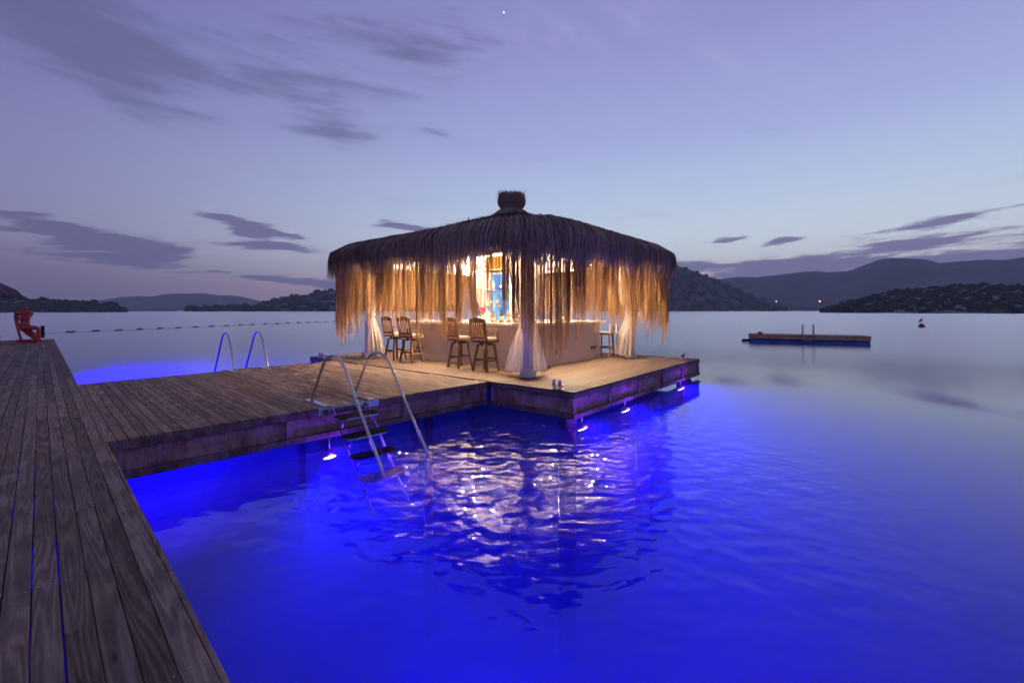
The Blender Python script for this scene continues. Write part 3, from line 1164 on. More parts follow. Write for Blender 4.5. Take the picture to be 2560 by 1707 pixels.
# draped skirt over the eave
def skirt(name, n, r0a, r0b, zb, zs, lift, seed, wlo, whi, m):
    rg = np.random.default_rng(seed)
    s = rg.uniform(0, PER, n)
    cl = np.round(s / .11) * .11
    s = s * .55 + cl * .45 + rg.normal(0, .01, n)
    x, y = eave(s)
    nx_, ny_, tx, ty = eave_n(s)
    r0 = rg.uniform(r0a, r0b, n)
    N = 8
    P = np.zeros((n, N, 3))
    zbot = zb + rg.normal(0, zs, n) + .07 * np.sin(s * 2.3) + .05 * np.sin(s * 5.1 + 1)
    bid = np.round(cl / .11).astype(int) % 997
    blean = rg.normal(0, .05, 997)[bid]
    zbot = zbot + rg.normal(0, .06, 997)[bid]
    sway = rg.normal(0, .06, n) + blean
    rise = rg.uniform(min(0, lift), max(0, lift), n)
    for k in range(5):
        t = k / 4
        r = r0 + (1.0 - r0) * t
        P[:, k, 0] = x * r + nx_ * rise * .5 * t + tx * sway * t
        P[:, k, 1] = y * r + ny_ * rise * .5 * t + ty * sway * t
        P[:, k, 2] = zroof(np.minimum(r, .985)) + rise * (1 - .3 * t) * min(1, .2 + t) + .012
    zt = P[:, 4, 2].copy()
    for k in range(5, 8):
        t = (k - 4) / 3
        bow = .05 * (1 - t) * t * 4
        P[:, k, 0] = x + nx_ * (rise * .5 + bow) + tx * (sway * (1 + 1.3 * t))
        P[:, k, 1] = y + ny_ * (rise * .5 + bow) + ty * (sway * (1 + 1.3 * t))
        P[:, k, 2] = zt + (zbot - zt) * t
    return ribbons(name, P, rg.uniform(wlo, whi, n), m, gaz, seed + 1, .35)


skirt('thatch_skirt', 8500, .60, .68, 2.47, .09, .17, 41, .009, .028, M['thatch_strand'])
skirt('thatch_skirt', 5000, .76, .90, 2.48, .09, .15, 43, .009, .026, M['thatch_strand'])
skirt('thatch_underlayer', 7000, .93, .97, 2.58, .09, -.05, 45, .008, .016, M['thatch_strand'])

# matted straw on top
rg = np.random.default_rng(50)
n = 8000
s = rg.uniform(0, PER, n)
x, y = eave(s)
r = np.sqrt(rg.uniform(.01, .80, n))
nx_, ny_, tx, ty = eave_n(s)
L = rg.uniform(.12, .40, n)
ang = rg.normal(0, .85, n)
P = np.zeros((n, 3, 3))
for k in range(3):
    t = k / 2
    P[:, k, 0] = x * r + (nx_ * np.cos(ang) + tx * np.sin(ang)) * L * t
    P[:, k, 1] = y * r + (ny_ * np.cos(ang) + ty * np.sin(ang)) * L * t
    R_ = np.hypot(P[:, k, 0], P[:, k, 1]) / ext(P[:, k, 0] / (np.hypot(P[:, k, 0], P[:, k, 1]) + 1e-6), P[:, k, 1] / (np.hypot(P[:, k, 0], P[:, k, 1]) + 1e-6))
    P[:, k, 2] = zroof(R_) + .015 + rg.uniform(0, .09, n) * t + .02
ribbons('matted_straw', P, rg.uniform(.010, .028, n), M['grey_straw'], gaz, 51, .4)


# long hanging fringe
def fringe(name, n, r, zmean, zsd, seed, wlo, whi, pitch, tight, cdrop=.55):
    rg = np.random.default_rng(seed)
    nc = int(PER / pitch)
    cpos = (np.arange(nc) + rg.uniform(-.45, .45, nc)) * pitch
    clen = rg.normal(0, zsd, nc) + .16 * np.sin(cpos * 1.7 + seed) + .10 * np.sin(cpos * 4.3)
    cden = rg.uniform(.05, 1.0, nc) ** 1.5 * (.55 + .45 * np.sin(cpos * 2.1 + seed * .7) ** 2) + .12 * corner_w(cpos)
    ci = rg.choice(nc, n, p=cden / cden.sum())
    s = cpos[ci] + rg.normal(0, tight, n)
    x, y = eave(s)
    xc, yc = eave(cpos[ci])
    nx_, ny_, tx, ty = eave_n(s)
    N = 8
    P = np.zeros((n, N, 3))
    ztop = 2.78 + rg.uniform(-.05, .05, n)
    zb = zmean + clen[ci] - cdrop * corner_w(s) + rg.exponential(.30, n) - .14
    zb = np.clip(zb, .42, 2.3)
    rin = r + rg.uniform(-.015, .02, n)
    sw = rg.normal(0, .014, (n, 2))
    conv = rg.uniform(.2, .75, n)
    f1, f2 = rg.uniform(3, 7, n), rg.uniform(0, 6.28, n)
    for k in range(N):
        t = k / (N - 1)
        wv = .008 * np.sin(f1 * t * 2 + f2)
        P[:, k, 0] = (x * (1 - conv * t) + xc * conv * t) * rin + sw[:, 0] * t * 1.4 + wv
        P[:, k, 1] = (y * (1 - conv * t) + yc * conv * t) * rin + sw[:, 1] * t * 1.4 - wv * .6
        P[:, k, 2] = ztop + (zb - ztop) * t
    return ribbons(name, P, rg.uniform(wlo, whi, n), M['fringe'], gaz, seed + 1, .5)


fringe('fringe', 11500, .965, 1.36, .20, 61, .006, .0130, .052, .011)
fringe('fringe', 1800, .96, 1.05, .22, 66, .004, .007, .30, .03)

# top knot
kb = MB().lathe([(.66, 4.10), (.52, 4.22), (.38, 4.31), (.28, 4.365), (.27, 4.38), (.33, 4.43), (.375, 4.51), (.39, 4.60), (.375, 4.68), (.34, 4.745), (.26, 4.775), (.05, 4.78)], 28)
kn = kb.build('topknot', M['thatch'], gaz, True)
rg = np.random.default_rng(70)
n = 2600
th = rg.uniform(0, 6.2832, n)
zz = [(.62, 4.14), (.385, 4.315), (.285, 4.375), (.345, 4.44), (.392, 4.53), (.398, 4.62)]
P = np.zeros((n, 7, 3))
tip = rg.uniform(-.03, .09, n)
dth = rg.normal(0, .06, n)
for k, (rad, z) in enumerate(zz):
    jr = rg.uniform(-.005, .02, n)
    P[:, k] = np.stack([(rad + jr) * np.cos(th + dth * k / 5), (rad + jr) * np.sin(th + dth * k / 5), np.full(n, z)], 1)
P[:, 6] = np.stack([(.375 - tip * .3) * np.cos(th + dth * 1.3), (.375 - tip * .3) * np.sin(th + dth * 1.3), 4.75 + tip], 1)
ribbons('topknot_straw', P, rg.uniform(.006, .014, n), M['thatch_strand'], gaz, 71, .4)
n = 520
th = rg.uniform(0, 6.2832, n)
ra = rg.uniform(.05, .40, n)
P = np.zeros((n, 2, 3))
P[:, 0] = np.stack([ra * np.cos(th), ra * np.sin(th), rg.uniform(4.6, 4.78, n)], 1)
P[:, 1] = P[:, 0] + np.stack([np.cos(th) * rg.uniform(0, .14, n), np.sin(th) * rg.uniform(0, .14, n), rg.uniform(.02, .15, n)], 1)
ribbons('loose_straw', P, np.full(n, .016), M['thatch_strand'], gaz, 72, .4)
n = 800
th = rg.uniform(0, 6.2832, n)
zb_ = rg.uniform(4.42, 4.78, n)
rb_ = np.interp(zb_, [4.40, 4.52, 4.62, 4.74, 4.80], [.28, .37, .385, .34, .28])
P = np.zeros((n, 3, 3))
ol = rg.uniform(.03, .12, n) * (1 + (zb_ > 4.68) * .5)
for k in range(3):
    P[:, k] = np.stack([(rb_ + ol * .45 * k / 2) * np.cos(th), (rb_ + ol * .45 * k / 2) * np.sin(th), zb_ + ol * (k / 2) ** .8 * rg.uniform(.4, 1.0, n)], 1)
ribbons('topknot_bristle', P, rg.uniform(.010, .018, n), M['thatch_strand'], gaz, 73, .3)
for (a, c) in ((-.9, .9), (.8, -.3)):
    z = float(zroof(.3)) - .1
    MB().tube([(a, c, z), (a + .02, c, z + .3)], .016, 8).build('roof_peg', M['pile'], gaz, True)
print('gazebo done')
# ------------------------------------------------------------------ curtains, gathered at each post
def curtain(key, label, seed, wide=1.0):
    px, py = POSTS[key]
    root = empty('curtain', PF.w(px, py), PF.rot, label, 'curtain', 'sheer white curtains tied at the gazebo posts')
    rg = np.random.default_rng(seed)
    sgx = 1 if px < 3 else -1
    sgy = 1 if py < 4 else -1
    K = 96
    rows = 30
    fr = [rg.uniform(0, 6.28) for _ in range(4)]
    for side in (0, 1):
        vs, fs = [], []
        for j in range(rows):
            t = j / (rows - 1)
            z = 2.66 - t * 2.56
            tie = math.exp(-((z - 1.28) / .40) ** 2)
            spread = (.13 + .36 * wide * max(0, (z - 1.0) / 1.66) ** 1.2 + .30 * wide * max(0, (1.25 - z) / 1.15) ** .9) * (1 - .45 * tie)
            thick = .035 + .035 * (1 - tie) + .08 * max(0, (1.2 - z) / 1.1)
            for k in range(K):
                a = k / K * 2 * math.pi
                ca, sa = math.cos(a), math.sin(a)
                ple = 1 + .19 * math.sin(a * 9 + fr[0] + z * .6) + .05 * math.sin(a * 13 + fr[1] - z)
                u = .10 + spread * (.5 + .5 * ca * ple) * 1.05
                v = thick * sa * ple * 1.3
                if side == 0:
                    x, y = sgx * u, -sgy * (.105 - v) * 0 + sgy * v
                else:
                    x, y = sgx * v, sgy * u
                vs.append((x, y, z + .015 * math.sin(a * 7 + fr[2]) * (1 if j == rows - 1 else 0)))
        for j in range(rows - 1):
            for k in range(K):
                fs.append((j * K + k, j * K + (k + 1) % K, (j + 1) * K + (k + 1) % K, (j + 1) * K + k))
        MB().add(vs, fs).build('drape', M['sheer'], root, True)
    MB().lathe([(.135, 1.25), (.145, 1.28), (.135, 1.31)], 16, (sgx * .03, sgy * .03, 0)).build('tieback', M['white'], root, True)
    return root


curtain('near', 'sheer white curtain tied to the nearest gazebo post', 3, 1.0)
curtain('right', 'sheer white curtain tied to the right gazebo post', 5, .8)
curtain('left', 'sheer white curtain tied to the left gazebo post', 8, .8)
curtain('far', 'sheer white curtain tied to the far gazebo post behind the bar', 11, 1.5)

# ------------------------------------------------------------------ bar counter
BX0, BX1, BY0, BY1 = 1.70, 5.36, 2.40, 6.64
bar = empty('bar_counter', PF.w((BX0 + BX1) / 2, (BY0 + BY1) / 2), PF.rot, 'white panelled square bar counter with pale top under the thatched roof', 'bar counter')
hx, hy = (BX1 - BX0) / 2, (BY1 - BY0) / 2
for (a, b, c, d) in ((-hx, hx, -hy, -hy + .06), (-hx, hx, hy - .06, hy), (-hx, -hx + .06, -hy + .062, hy - .062), (hx - .06, hx, -hy + .062, hy - .062)):
    MB().box(a, b, c, d, .004, 1.03, .003).build('wall_panel', M['bar_paint'], bar)
for (a, b, c, d) in ((-hx - .016, hx + .016, -hy - .016, -hy - .001), (-hx - .016, -hx - .001, -hy + .001, hy + .016)):
    MB().box(a, b, c, d, .003, .15, .004).build('skirting', M['bar_paint'], bar)
for (a, b, c, d) in ((-hx - .03, hx + .03, -hy - .03, -hy - .0015), (-hx - .03, -hx - .0015, -hy + .001, hy + .03)):
    MB().box(a, b, c, d, .93, 1.028, .004).build('fascia_band', M['bar_paint'], bar)
for k in range(5):                                   # flat stiles dividing the two faces in view
    c = -hx + .35 + k * .74
    MB().box(c - .03, c + .03, -hy - .0065, -hy - .001, .152, .928, .002).build('stile', M['bar_paint'], bar)
    c = -hy + .35 + k * .885
    MB().box(-hx - .0065, -hx - .001, c - .03, c + .03, .152, .928, .002).build('stile', M['bar_paint'], bar)
o_, w_ = .12, .62
for (a, b, c, d) in ((-hx - o_, hx + o_, -hy - o_, -hy + w_), (-hx - o_, hx + o_, hy - w_, hy + o_),
                     (-hx - o_, -hx + w_, -hy + w_ + .002, hy - w_ - .002), (hx - w_, hx + o_, -hy + w_ + .002, hy - w_ - .002)):
    MB().box(a, b, c, d, 1.032, 1.10, .008).build('countertop', M['white_top'], bar)


def grille(x, y, rz, parent):
    g = MB().box(-.16, .16, -.012, -.002, -.045, .045, .002).build('vent_grille', M['vent'], parent)
    g.location = (x, y, .33)
    g.rotation_euler = (0, 0, rz)
    for k in range(5):
        MB().box(-.15, .15, -.018, -.0125, -.036 + k * .016, -.028 + k * .016).build('slat', M['dark_metal'], g)


grille(4.95 - (BX0 + BX1) / 2, -hy, 0, bar)
grille(-hx, 6.2 - (BY0 + BY1) / 2, -math.pi / 2, bar)
hd = MB().box(-.34, .34, -.014, -.001, .20, .86, .004).build('hatch_door', M['bar_paint'], bar)
hd.location = (2.75 - (BX0 + BX1) / 2, -hy, 0)
MB().box(.26, .275, -.035, -.0145, .28, .40, .003).build('handle', M['dark_metal'], hd)

# ------------------------------------------------------------------ bar stools
def make_stool():
    root = empty('bar_stool', (0, 0, 0))
    sm = M['teak']
    # seat centre at origin, backrest towards -y
    MB().prism([(-.23, -.21), (.23, -.21), (.25, -.05), (.24, .20), (.19, .24), (-.19, .24), (-.24, .20), (-.25, -.05)], .66, .715).build('seat', sm, root)
    cu = MB().prism([(-.21, -.17), (.21, -.17), (.225, 0), (.20, .20), (-.20, .20), (-.225, 0)], .716, .765).build('cushion', M['cushion'], root)
    for sx in (-1, 1):
        MB().bar((sx * .13, -.19, .72), (sx * .15, -.235, .52), .012, .012, w2=.02).build('cushion_tie', M['cushion'], cu)
    MB().lathe([(.15, .615), (.16, .625), (.16, .655), (.14, .659)], 18).build('swivel', M['dark_metal'], root)
    for sx in (-1, 1):
        for sy in (-1, 1):
            MB().bar((sx * .13, sy * .13, .614), (sx * .215, sy * .215, .004), .044, .044).build('leg', sm, root)
    MB().box(-.16, .16, -.16, .16, .585, .613, .004).build('leg_block', sm, root)
    for sx in (-1, 1):
        MB().bar((sx * .185, -.17, .235), (sx * .185, .17, .235), .022, .035).build('stretcher', sm, root)
    for sy in (-1, 1):
        MB().bar((-.17, sy * .185, .275), (.17, sy * .185, .275), .022, .035).build('stretcher', sm, root)
    lean = lambda z: -.215 - (z - .70) * .20
    for sx in (-1, 1):
        MB().bar((sx * .215, lean(.67), .67), (sx * .225, lean(1.17), 1.17), .042, .03, (0, 1, 0)).build('back_stile', sm, root)
        MB().bar((sx * .255, lean(.93), .94), (sx * .262, .12, .925), .05, .024, (0, 0, 1)).build('armrest', sm, root)
        MB().bar((sx * .255, .11, .912), (sx * .245, .13, .66), .034, .03, (0, 1, 0)).build('arm_support', sm, root)
    pts = []
    for k in range(9):
        x = -.245 + .49 * k / 8
        pts.append((x, 1.235 - .05 * (x / .245) ** 2))
    vs, fs = [], []
    for x, zt in pts:
        for zz_, yo in ((1.12, 0), (zt, 0), (zt, -.028), (1.12, -.028)):
            vs.append((x, lean(zz_) + yo + .012, zz_))
    for k in range(8):
        for e in range(4):
            fs.append((k * 4 + e, (k + 1) * 4 + e, (k + 1) * 4 + (e + 1) % 4, k * 4 + (e + 1) % 4))
    fs += [(3, 2, 1, 0), (32, 33, 34, 35)]
    MB().add(vs, fs).build('top_rail', sm, root)
    MB().bar((-.2, lean(.775), .775), (.2, lean(.775), .775), .026, .05).build('lower_rail', sm, root)
    for k in range(7):
        x = -.165 + .055 * k
        MB().bar((x, lean(.79), .79), (x * 1.04, lean(1.13), 1.13), .026, .014, (0, 1, 0)).build('slat', sm, root)
    return root


stool = make_stool()
SG = 'slatted wooden bar stools with arms'
for i, (x, y, rz, lab) in enumerate(((1.16, 6.62, -90, 'slatted wooden bar stool closest to the left gazebo post'),
                                     (1.10, 5.82, -82, 'slatted wooden bar stool second from the left gazebo post'),
                                     (1.12, 3.95, -96, 'slatted wooden bar stool third from the left gazebo post'),
                                     (1.08, 3.05, -88, 'slatted wooden bar stool closest to the nearest gazebo post'))):
    o = stool if i == 0 else copy_tree(stool)
    o.location = PF.w(x, y, .002)
    o.rotation_euler = (0, 0, PF.rot + R(rz))
    tag(o, lab, 'bar stool', SG)


def make_tall_chair():
    root = empty('bar_stool', (0, 0, 0))
    sm = M['teak']
    MB().prism([(-.2, -.2), (.2, -.2), (.2, .2), (-.2, .2)], .66, .71).build('seat', sm, root)
    MB().box(-.215, .215, -.225, -.18, .70, .98, .012).build('back_cover', M['cushion'], root)
    MB().prism([(-.18, -.17), (.18, -.17), (.18, .18), (-.18, .18)], .711, .75).build('cushion', M['cushion'], root)
    for sx in (-1, 1):
        for sy in (-1, 1):
            MB().bar((sx * .17, sy * .17, .659), (sx * .2, sy * .2, .004), .04, .04).build('leg', sm, root)
        MB().bar((sx * .187, -.18, .28), (sx * .187, .18, .28), .02, .035).build('stretcher', sm, root)
        MB().bar((-.17, sx * .187, .24), (.17, sx * .187, .24), .02, .035).build('stretcher', sm, root)
    return root


tchair = make_tall_chair()
tchair.location = PF.w(5.80, 2.45, .002)
tchair.rotation_euler = (0, 0, PF.rot + R(10))
tag(tchair, 'wooden bar stool with pale cloth back beside the right gazebo post', 'bar stool')
t2 = copy_tree(tchair)
t2.location = PF.w(6.15, 2.02, .002)
t2.rotation_euler = (0, 0, PF.rot + R(200))
tag(t2, 'wooden bar stool half hidden behind the right gazebo post', 'bar stool')

# ------------------------------------------------------------------ blue lit bottle cabinet
cab = empty('lit_bottle_cabinet', PF.w(3.35, 4.55), PF.rot, 'tall blue backlit bottle cabinet with added amber glow top in the middle of the bar', 'cabinet')
MB().box(-.22, .22, -.52, -.485, .004, 2.56, .003).build('side_panel', M['white'], cab)
MB().box(-.22, .22, .485, .52, .004, 2.56, .003).build('side_panel', M['white'], cab)
MB().box(.18, .22, -.483, .483, .004, 2.56).build('back_board', M['white'], cab)
MB().box(.165, .178, -.48, .48, 1.12, 2.50).build('backlight', M['blue_on'], cab)
for z in (1.10, 1.55, 2.0):
    MB().box(-.20, .16, -.483, .483, z - .02, z, .002).build('shelf', M['clear_glass'] if z > 1.2 else M['white_top'], cab)
MB().box(-.22, .22, -.52, .52, 2.562, 2.60, .003).build('cornice', M['teak'], cab)
MB().box(-.18, .18, -.46, .46, 2.605, 2.98, .02).build('amber_glow_block', M['amber_on'], cab)  # added glowing block, stands in for the orange-lit roof underside


# ------------------------------------------------------------------ bottles and things on the bar
def bottle(x, y, z, r, h, m, label, cap=None):
    root = empty('bottle', PF.w(x, y, z), random.uniform(0, 6), label, 'bottle', 'bottles on the bar')
    MB().lathe([(r * .92, .001), (r, .012), (r, h * .55), (r * .85, h * .64), (r * .36, h * .74), (r * .33, h * .93)], 14).build('body', m, root, True)
    MB().lathe([(r * .40, h * .931), (r * .40, h), (r * .2, h + .003)], 10).build('cap', cap or M['dark_metal'], root, True)
    MB().lathe([(r * 1.012, h * .18), (r * 1.012, h * .46)], 14).build('paper_label', M['terracotta'], root, True)
    return root


CT = 1.102
BOT = [(1.95, 3.62, .045, .31, 'clear_glass', 'tall clear bottle beside the pink flowers on the bar'),
       (1.80, 3.47, .052, .26, 'amber', 'squat amber bottle right of the clear bottle on the bar'),
       (2.02, 3.36, .040, .33, 'green_glass', 'slim green bottle left of the dark bottles on the bar'),
       (1.84, 3.24, .045, .30, 'brown_glass', 'brown bottle standing before the blue cabinet'),
       (2.00, 3.12, .048, .28, 'blue_glass', 'short blue bottle standing before the blue cabinet'),
       (1.82, 3.00, .044, .32, 'yellow_glass', 'yellow bottle standing before the blue cabinet'),
       (2.05, 2.92, .040, .34, 'clear_glass', 'slim clear bottle right of the yellow bottle'),
       (1.90, 2.80, .058, .24, 'amber', 'wide orange bottle left of the nearest gazebo post'),
       (2.12, 2.72, .050, .27, 'brown_glass', 'dark brown bottle behind the wide orange bottle'),
       (1.86, 2.62, .060, .22, 'amber', 'round orange bottle hard by the nearest gazebo post'),
       (3.65, 2.62, .045, .30, 'green_glass', 'green bottle on the right side of the bar counter'),
       (4.15, 2.70, .045, .28, 'clear_glass', 'clear bottle on the right side of the bar counter')]
for x, y, r, h, m, lab in BOT:
    bottle(x, y, CT, r, h, M[m], lab, M['steel_dull'] if m == 'clear_glass' else None)
SH = [('amber', 1.551, -.36, 'amber bottle at the left end of the lit middle shelf'), ('clear_glass', 1.551, -.12, 'clear bottle left of centre on the lit middle shelf'),
      ('green_glass', 1.551, .12, 'green bottle right of centre on the lit middle shelf'), ('brown_glass', 1.551, .36, 'brown bottle at the right end of the lit middle shelf'),
      ('clear_glass', 2.001, -.28, 'clear bottle at the left end of the lit top shelf'), ('blue_glass', 2.001, 0, 'blue bottle in the middle of the lit top shelf'),
      ('green_glass', 2.001, .28, 'green bottle at the right end of the lit top shelf')]
for m, z, yo, lab in SH:
    bottle(3.33, 4.55 - yo, z, .042, .30, M[m], lab)

vase = empty('flower_vase', PF.w(1.84, 3.86, CT), 0, 'pale vase of bright pink flowers on the bar', 'vase')
MB().lathe([(.05, .001), (.065, .05), (.06, .13), (.04, .17), (.048, .185)], 16).build('vase_body', M['terracotta'], vase, True)
rg = np.random.default_rng(90)
fl, lf = MB(), MB()
for k in range(46):
    a, e, r = rg.uniform(0, 6.28), rg.uniform(0, 1.4), rg.uniform(.05, .13)
    c = Vector((r * math.cos(a) * math.sin(e), r * math.sin(a) * math.sin(e), .27 + r * .8 * math.cos(e)))
    V, F = TPL[k % 6]
    fl.add([tuple(c + Vector(v) * .026) for v in V], [tuple(f) for f in F])
for k in range(12):
    a = rg.uniform(0, 6.28)
    lf.tube([(0, 0, .15), (.06 * math.cos(a), .06 * math.sin(a), .28)], .004, 5)
fl.build('flowers', M['flower'], vase)
lf.build('stems', M['leaf'], vase)
nap = empty('table_lamp', PF.w(1.86, 4.02, CT), 0, 'small white teardrop lamp left of the pink flowers', 'lamp')
MB().lathe([(.045, .001), (.065, .03), (.06, .07), (.03, .12), (.008, .155)], 16).build('shade', emit('table_lamp_on', (1, .86, .7), 2.5), nap, True)
fr = empty('picture_frame', PF.w(1.84, 4.72, CT), PF.rot - math.pi / 2, 'small standing picture frame on the left side of the bar', 'picture frame')
MB().box(-.085, .085, -.012, .012, .001, .22, .004).build('frame', M['vent'], fr)
MB().box(-.062, .062, -.016, -.0125, .03, .19).build('picture', M['terracotta'], fr)
for k, (y, lab) in enumerate(((5.55, 'stack of white napkins left of the picture frame'), (6.2, 'stack of white napkins at the left end of the bar'))):
    np_ = empty('napkin_stack', PF.w(1.85, y, CT), PF.rot, lab, 'napkins', 'napkin stacks on the bar')
    for q in range(3):
        MB().box(-.09, .09, -.09, .09, .001 + q * .021, .021 + q * .021, .004).build('napkin', M['cushion'], np_)
for k, (x, y, lab) in enumerate(((1.78, 5.05, 'clear drinking glass right of the napkin stack'), (3.1, 2.55, 'clear drinking glass on the right side of the bar near the post'), (4.75, 2.6, 'clear drinking glass near the right end of the bar'))):
    g_ = MB().lathe([(.028, .001), (.036, .11), (.033, .11), (.026, .008)], 16).build('drinking_glass', M['clear_glass'], None, True)
    g_.location = PF.w(x, y, CT)
    tag(g_, lab, 'glass', 'drinking glasses on the bar')

# ------------------------------------------------------------------ warm lamps under the roof
LAMPS = [(1.55, 2.35, 'nearest gazebo post'), (5.35, 2.35, 'right gazebo post'), (1.55, 6.95, 'left gazebo post'), (5.35, 6.95, 'far gazebo post'),
         (2.3, 4.5, 'bar front'), (3.6, 2.9, 'bar right side')]
for x, y, lab in LAMPS:
    root = empty('ceiling_lamp', PF.w(x, y, 2.55), PF.rot, 'warm bowl lamp under the gazebo roof by the ' + lab, 'lamp', 'warm lamps under the gazebo roof')
    MB().lathe([(.02, -.06), (.09, -.045), (.13, .01), (.14, .05), (.132, .05), (.12, .015), (.08, -.032)], 20).build('bowl', M['steel_dull'], root, True)
    MB().lathe([(.012, -.02), (.04, -.01), (.05, .02), (.03, .05), (.01, .055)], 14).build('bulb', M['lamp_on'], root, True)
    MB().tube([(.10, 0, .04), (.02, 0, .40)], .006, 6).build('cord', M['dark_metal'], root, True)
    ld = bpy.data.lights.new('uplight', 'POINT')
    ld.energy = 400
    ld.color = (1.0, .73, .46)
    ld.shadow_soft_size = .03
    lo = link('uplight', ld, root)
    lo.location = (0, 0, .125)
    ld = bpy.data.lights.new('ceiling_wash', 'SPOT')
    ld.energy = 8500
    ld.color = (1.0, .76, .52)
    ld.spot_size = R(165)
    ld.spot_blend = .3
    ld.shadow_soft_size = .05
    lo = link('ceiling_wash', ld, root)
    lo.location = (0, 0, .09)
    lo.rotation_euler = (math.pi, 0, 0)
    ld = bpy.data.lights.new('downlight', 'SPOT')
    ld.energy = 60
    ld.color = (1.0, .70, .42)
    ld.spot_size = R(112)
    ld.spot_blend = .5
    ld.shadow_soft_size = .05
    lo = link('downlight', ld, root)
    lo.location = (0, 0, -.12)

# ------------------------------------------------------------------ mooring bollards
def bollard(x, y, rz, label):
    root = empty('mooring_bollard', PF.w(x, y, .002), PF.rot + R(rz), label, 'bollard', 'steel mooring bollards on the platform')
    MB().box(-.14, .14, -.05, .05, 0, .010, .002).build('base_plate', M['steel_dull'], root)
    for sx in (-.062, .062):
        MB().lathe([(.036, .0105), (.036, .155), (.031, .162)], 16, (sx, 0, 0)).build('post', M['steel'], root, True)
    MB().tube([(-.15, 0, .085), (.15, 0, .085)], .006, 8).build('cross_pin', M['steel_dull'], root, True)


bollard(.10, .42, 90, 'twin post steel bollard at the near platform corner')
bollard(6.70, .42, 0, 'twin post steel bollard at the far right platform corner')
bollard(.12, 8.85, 90, 'twin post steel bollard at the far left platform corner')

# ------------------------------------------------------------------ swimming raft
def at(x, y, z=WATER_Z):
    """2352-wide sketch pixel on a horizontal plane -> world point"""
    u, v = x * 1.0884 - 1280, y * 1.0884 - 776
    Y = (1.4 - z) * 1120 / v
    return Vector((u / 1120 * Y, Y, z))


ra, rb = at(1724, 787), at(2001, 794)
dirv = (rb - ra)
RL = dirv.length
rot = math.atan2(dirv.y, dirv.x)
raft = empty('swim_raft', ra, rot, 'floating wooden swim raft with blue floats out on the water', 'raft')
MB().box(0, RL, 0, 1.5, .24, .48, .02).build('frame', M['raft_wood'], raft)
for k in range(12):
    MB().box(-.03, RL + .03, k * .126 - .01, k * .126 + .112, .482, .51, .004).build('deck_board', M['raft_wood'], raft)
for k in range(5):
    c = RL * (k + .5) / 5
    for yy in (.28, 1.22):
        MB().tube([(c - RL * .098, yy, .03), (c + RL * .098, yy, .03)], .25, 14).build('float', M['blue_hull'], raft, True)
for sx in (RL * .455, RL * .545):
    MB().tube([(sx, -.10, -.8), (sx, -.10, 1.02), (sx, -.03, 1.14), (sx, .11, 1.12), (sx, .16, .52)], .03, 10).build('ladder_rail', M['steel'], raft, True)
for z in (-.05, .22):
    MB().tube([(RL * .455, -.10, z), (RL * .545, -.10, z)], .018, 8).build('rung', M['steel'], raft, True)
MB().tube([(-.45, .4, .10), (.05, .4, .12)], .09, 10).build('fender', M['dark_metal'], raft, True)
rl_ = empty('raft_marker', raft.matrix_basis @ Vector((.55, .5, .512)), 0, 'small red marker lying on the left end of the raft', 'marker')
MB().lathe([(.10, 0), (.16, .05), (.12, .12), (.03, .15)], 14).build('marker_body', M['orange'], rl_, True)

bp_ = at(2117, 751)
buoy = empty('marker_buoy', bp_, 0, 'small red buoy with flag floating beyond the raft', 'buoy')
MB().lathe([(.30, -.15), (.36, .02), (.36, .10)], 16).build('base_ring', M['dark_metal'], buoy, True)
MB().lathe([(.24, .10), (.27, .22), (.20, .36), (.06, .42)], 16).build('buoy_body', M['orange'], buoy, True)
MB().tube([(0, 0, .4), (.05, 0, 1.05)], .02, 8).build('mast', M['dark_metal'], buoy, True)
MB().add([(.05, -.006, 1.10), (.02, -.006, .72), (-.38, -.006, .50), (-.30, -.006, .78), (.05, .006, 1.10), (.02, .006, .72), (-.38, .006, .50), (-.30, .006, .78)],
         [(0, 1, 2, 3), (7, 6, 5, 4), (0, 4, 5, 1), (1, 5, 6, 2), (2, 6, 7, 3), (3, 7, 4, 0)]).build('flag', M['orange'], buoy)

# ------------------------------------------------------------------ float line on the left
FX = [122, 325, 515, 685, 848, 1000, 1140, 1270, 1390, 1507, 1605, 1710, 1803, 1893, 1980, 2055, 2130, 2205, 2275]
FY = [166, 158, 152, 144, 137, 131, 125, 119, 114, 109, 105, 101, 98, 94, 91, 88, 84, 81, 78]
pts = []
fme = MB().lathe([(.02, -.34), (.06, -.32), (.085, -.24), (.085, .24), (.06, .32), (.02, .34)], 12).mesh('float', M['float_grey'], True)
for x, y in zip(FX, FY):
    sx, sy = 140 + .3061 * x, 780 + .3061 * y
    p = at(sx / 1.0884, sy / 1.0884)
    pts.append(p)
fdir = (pts[-1] - pts[0]).normalized()
first = pts[0] - (pts[1] - pts[0]) * 1.4
ORD = ['leftmost', 'second', 'third', 'fourth', 'fifth', 'sixth', 'seventh', 'eighth', 'ninth', 'tenth', 'eleventh', 'twelfth', 'thirteenth', 'fourteenth',
       'fifteenth', 'sixteenth', 'seventeenth', 'eighteenth', 'rightmost']
for od, p in zip(ORD, pts):
    o = link('line_float', fme)
    o.location = p + Vector((0, 0, .05))
    o.rotation_euler = (R(90), 0, math.atan2(fdir.y, fdir.x) + R(90))
    tag(o, 'dark float on the swimming line, ' + od + ('' if od.endswith('most') else ' from the left'), 'float', 'floats on the swimming line')
tag(MB().tube([first + Vector((0, 0, .02))] + [p + Vector((0, 0, .03)) for p in pts], .012, 6).build('float_rope', M['rope'], None, True), 'thin dark rope joining the floats across the water', 'rope')

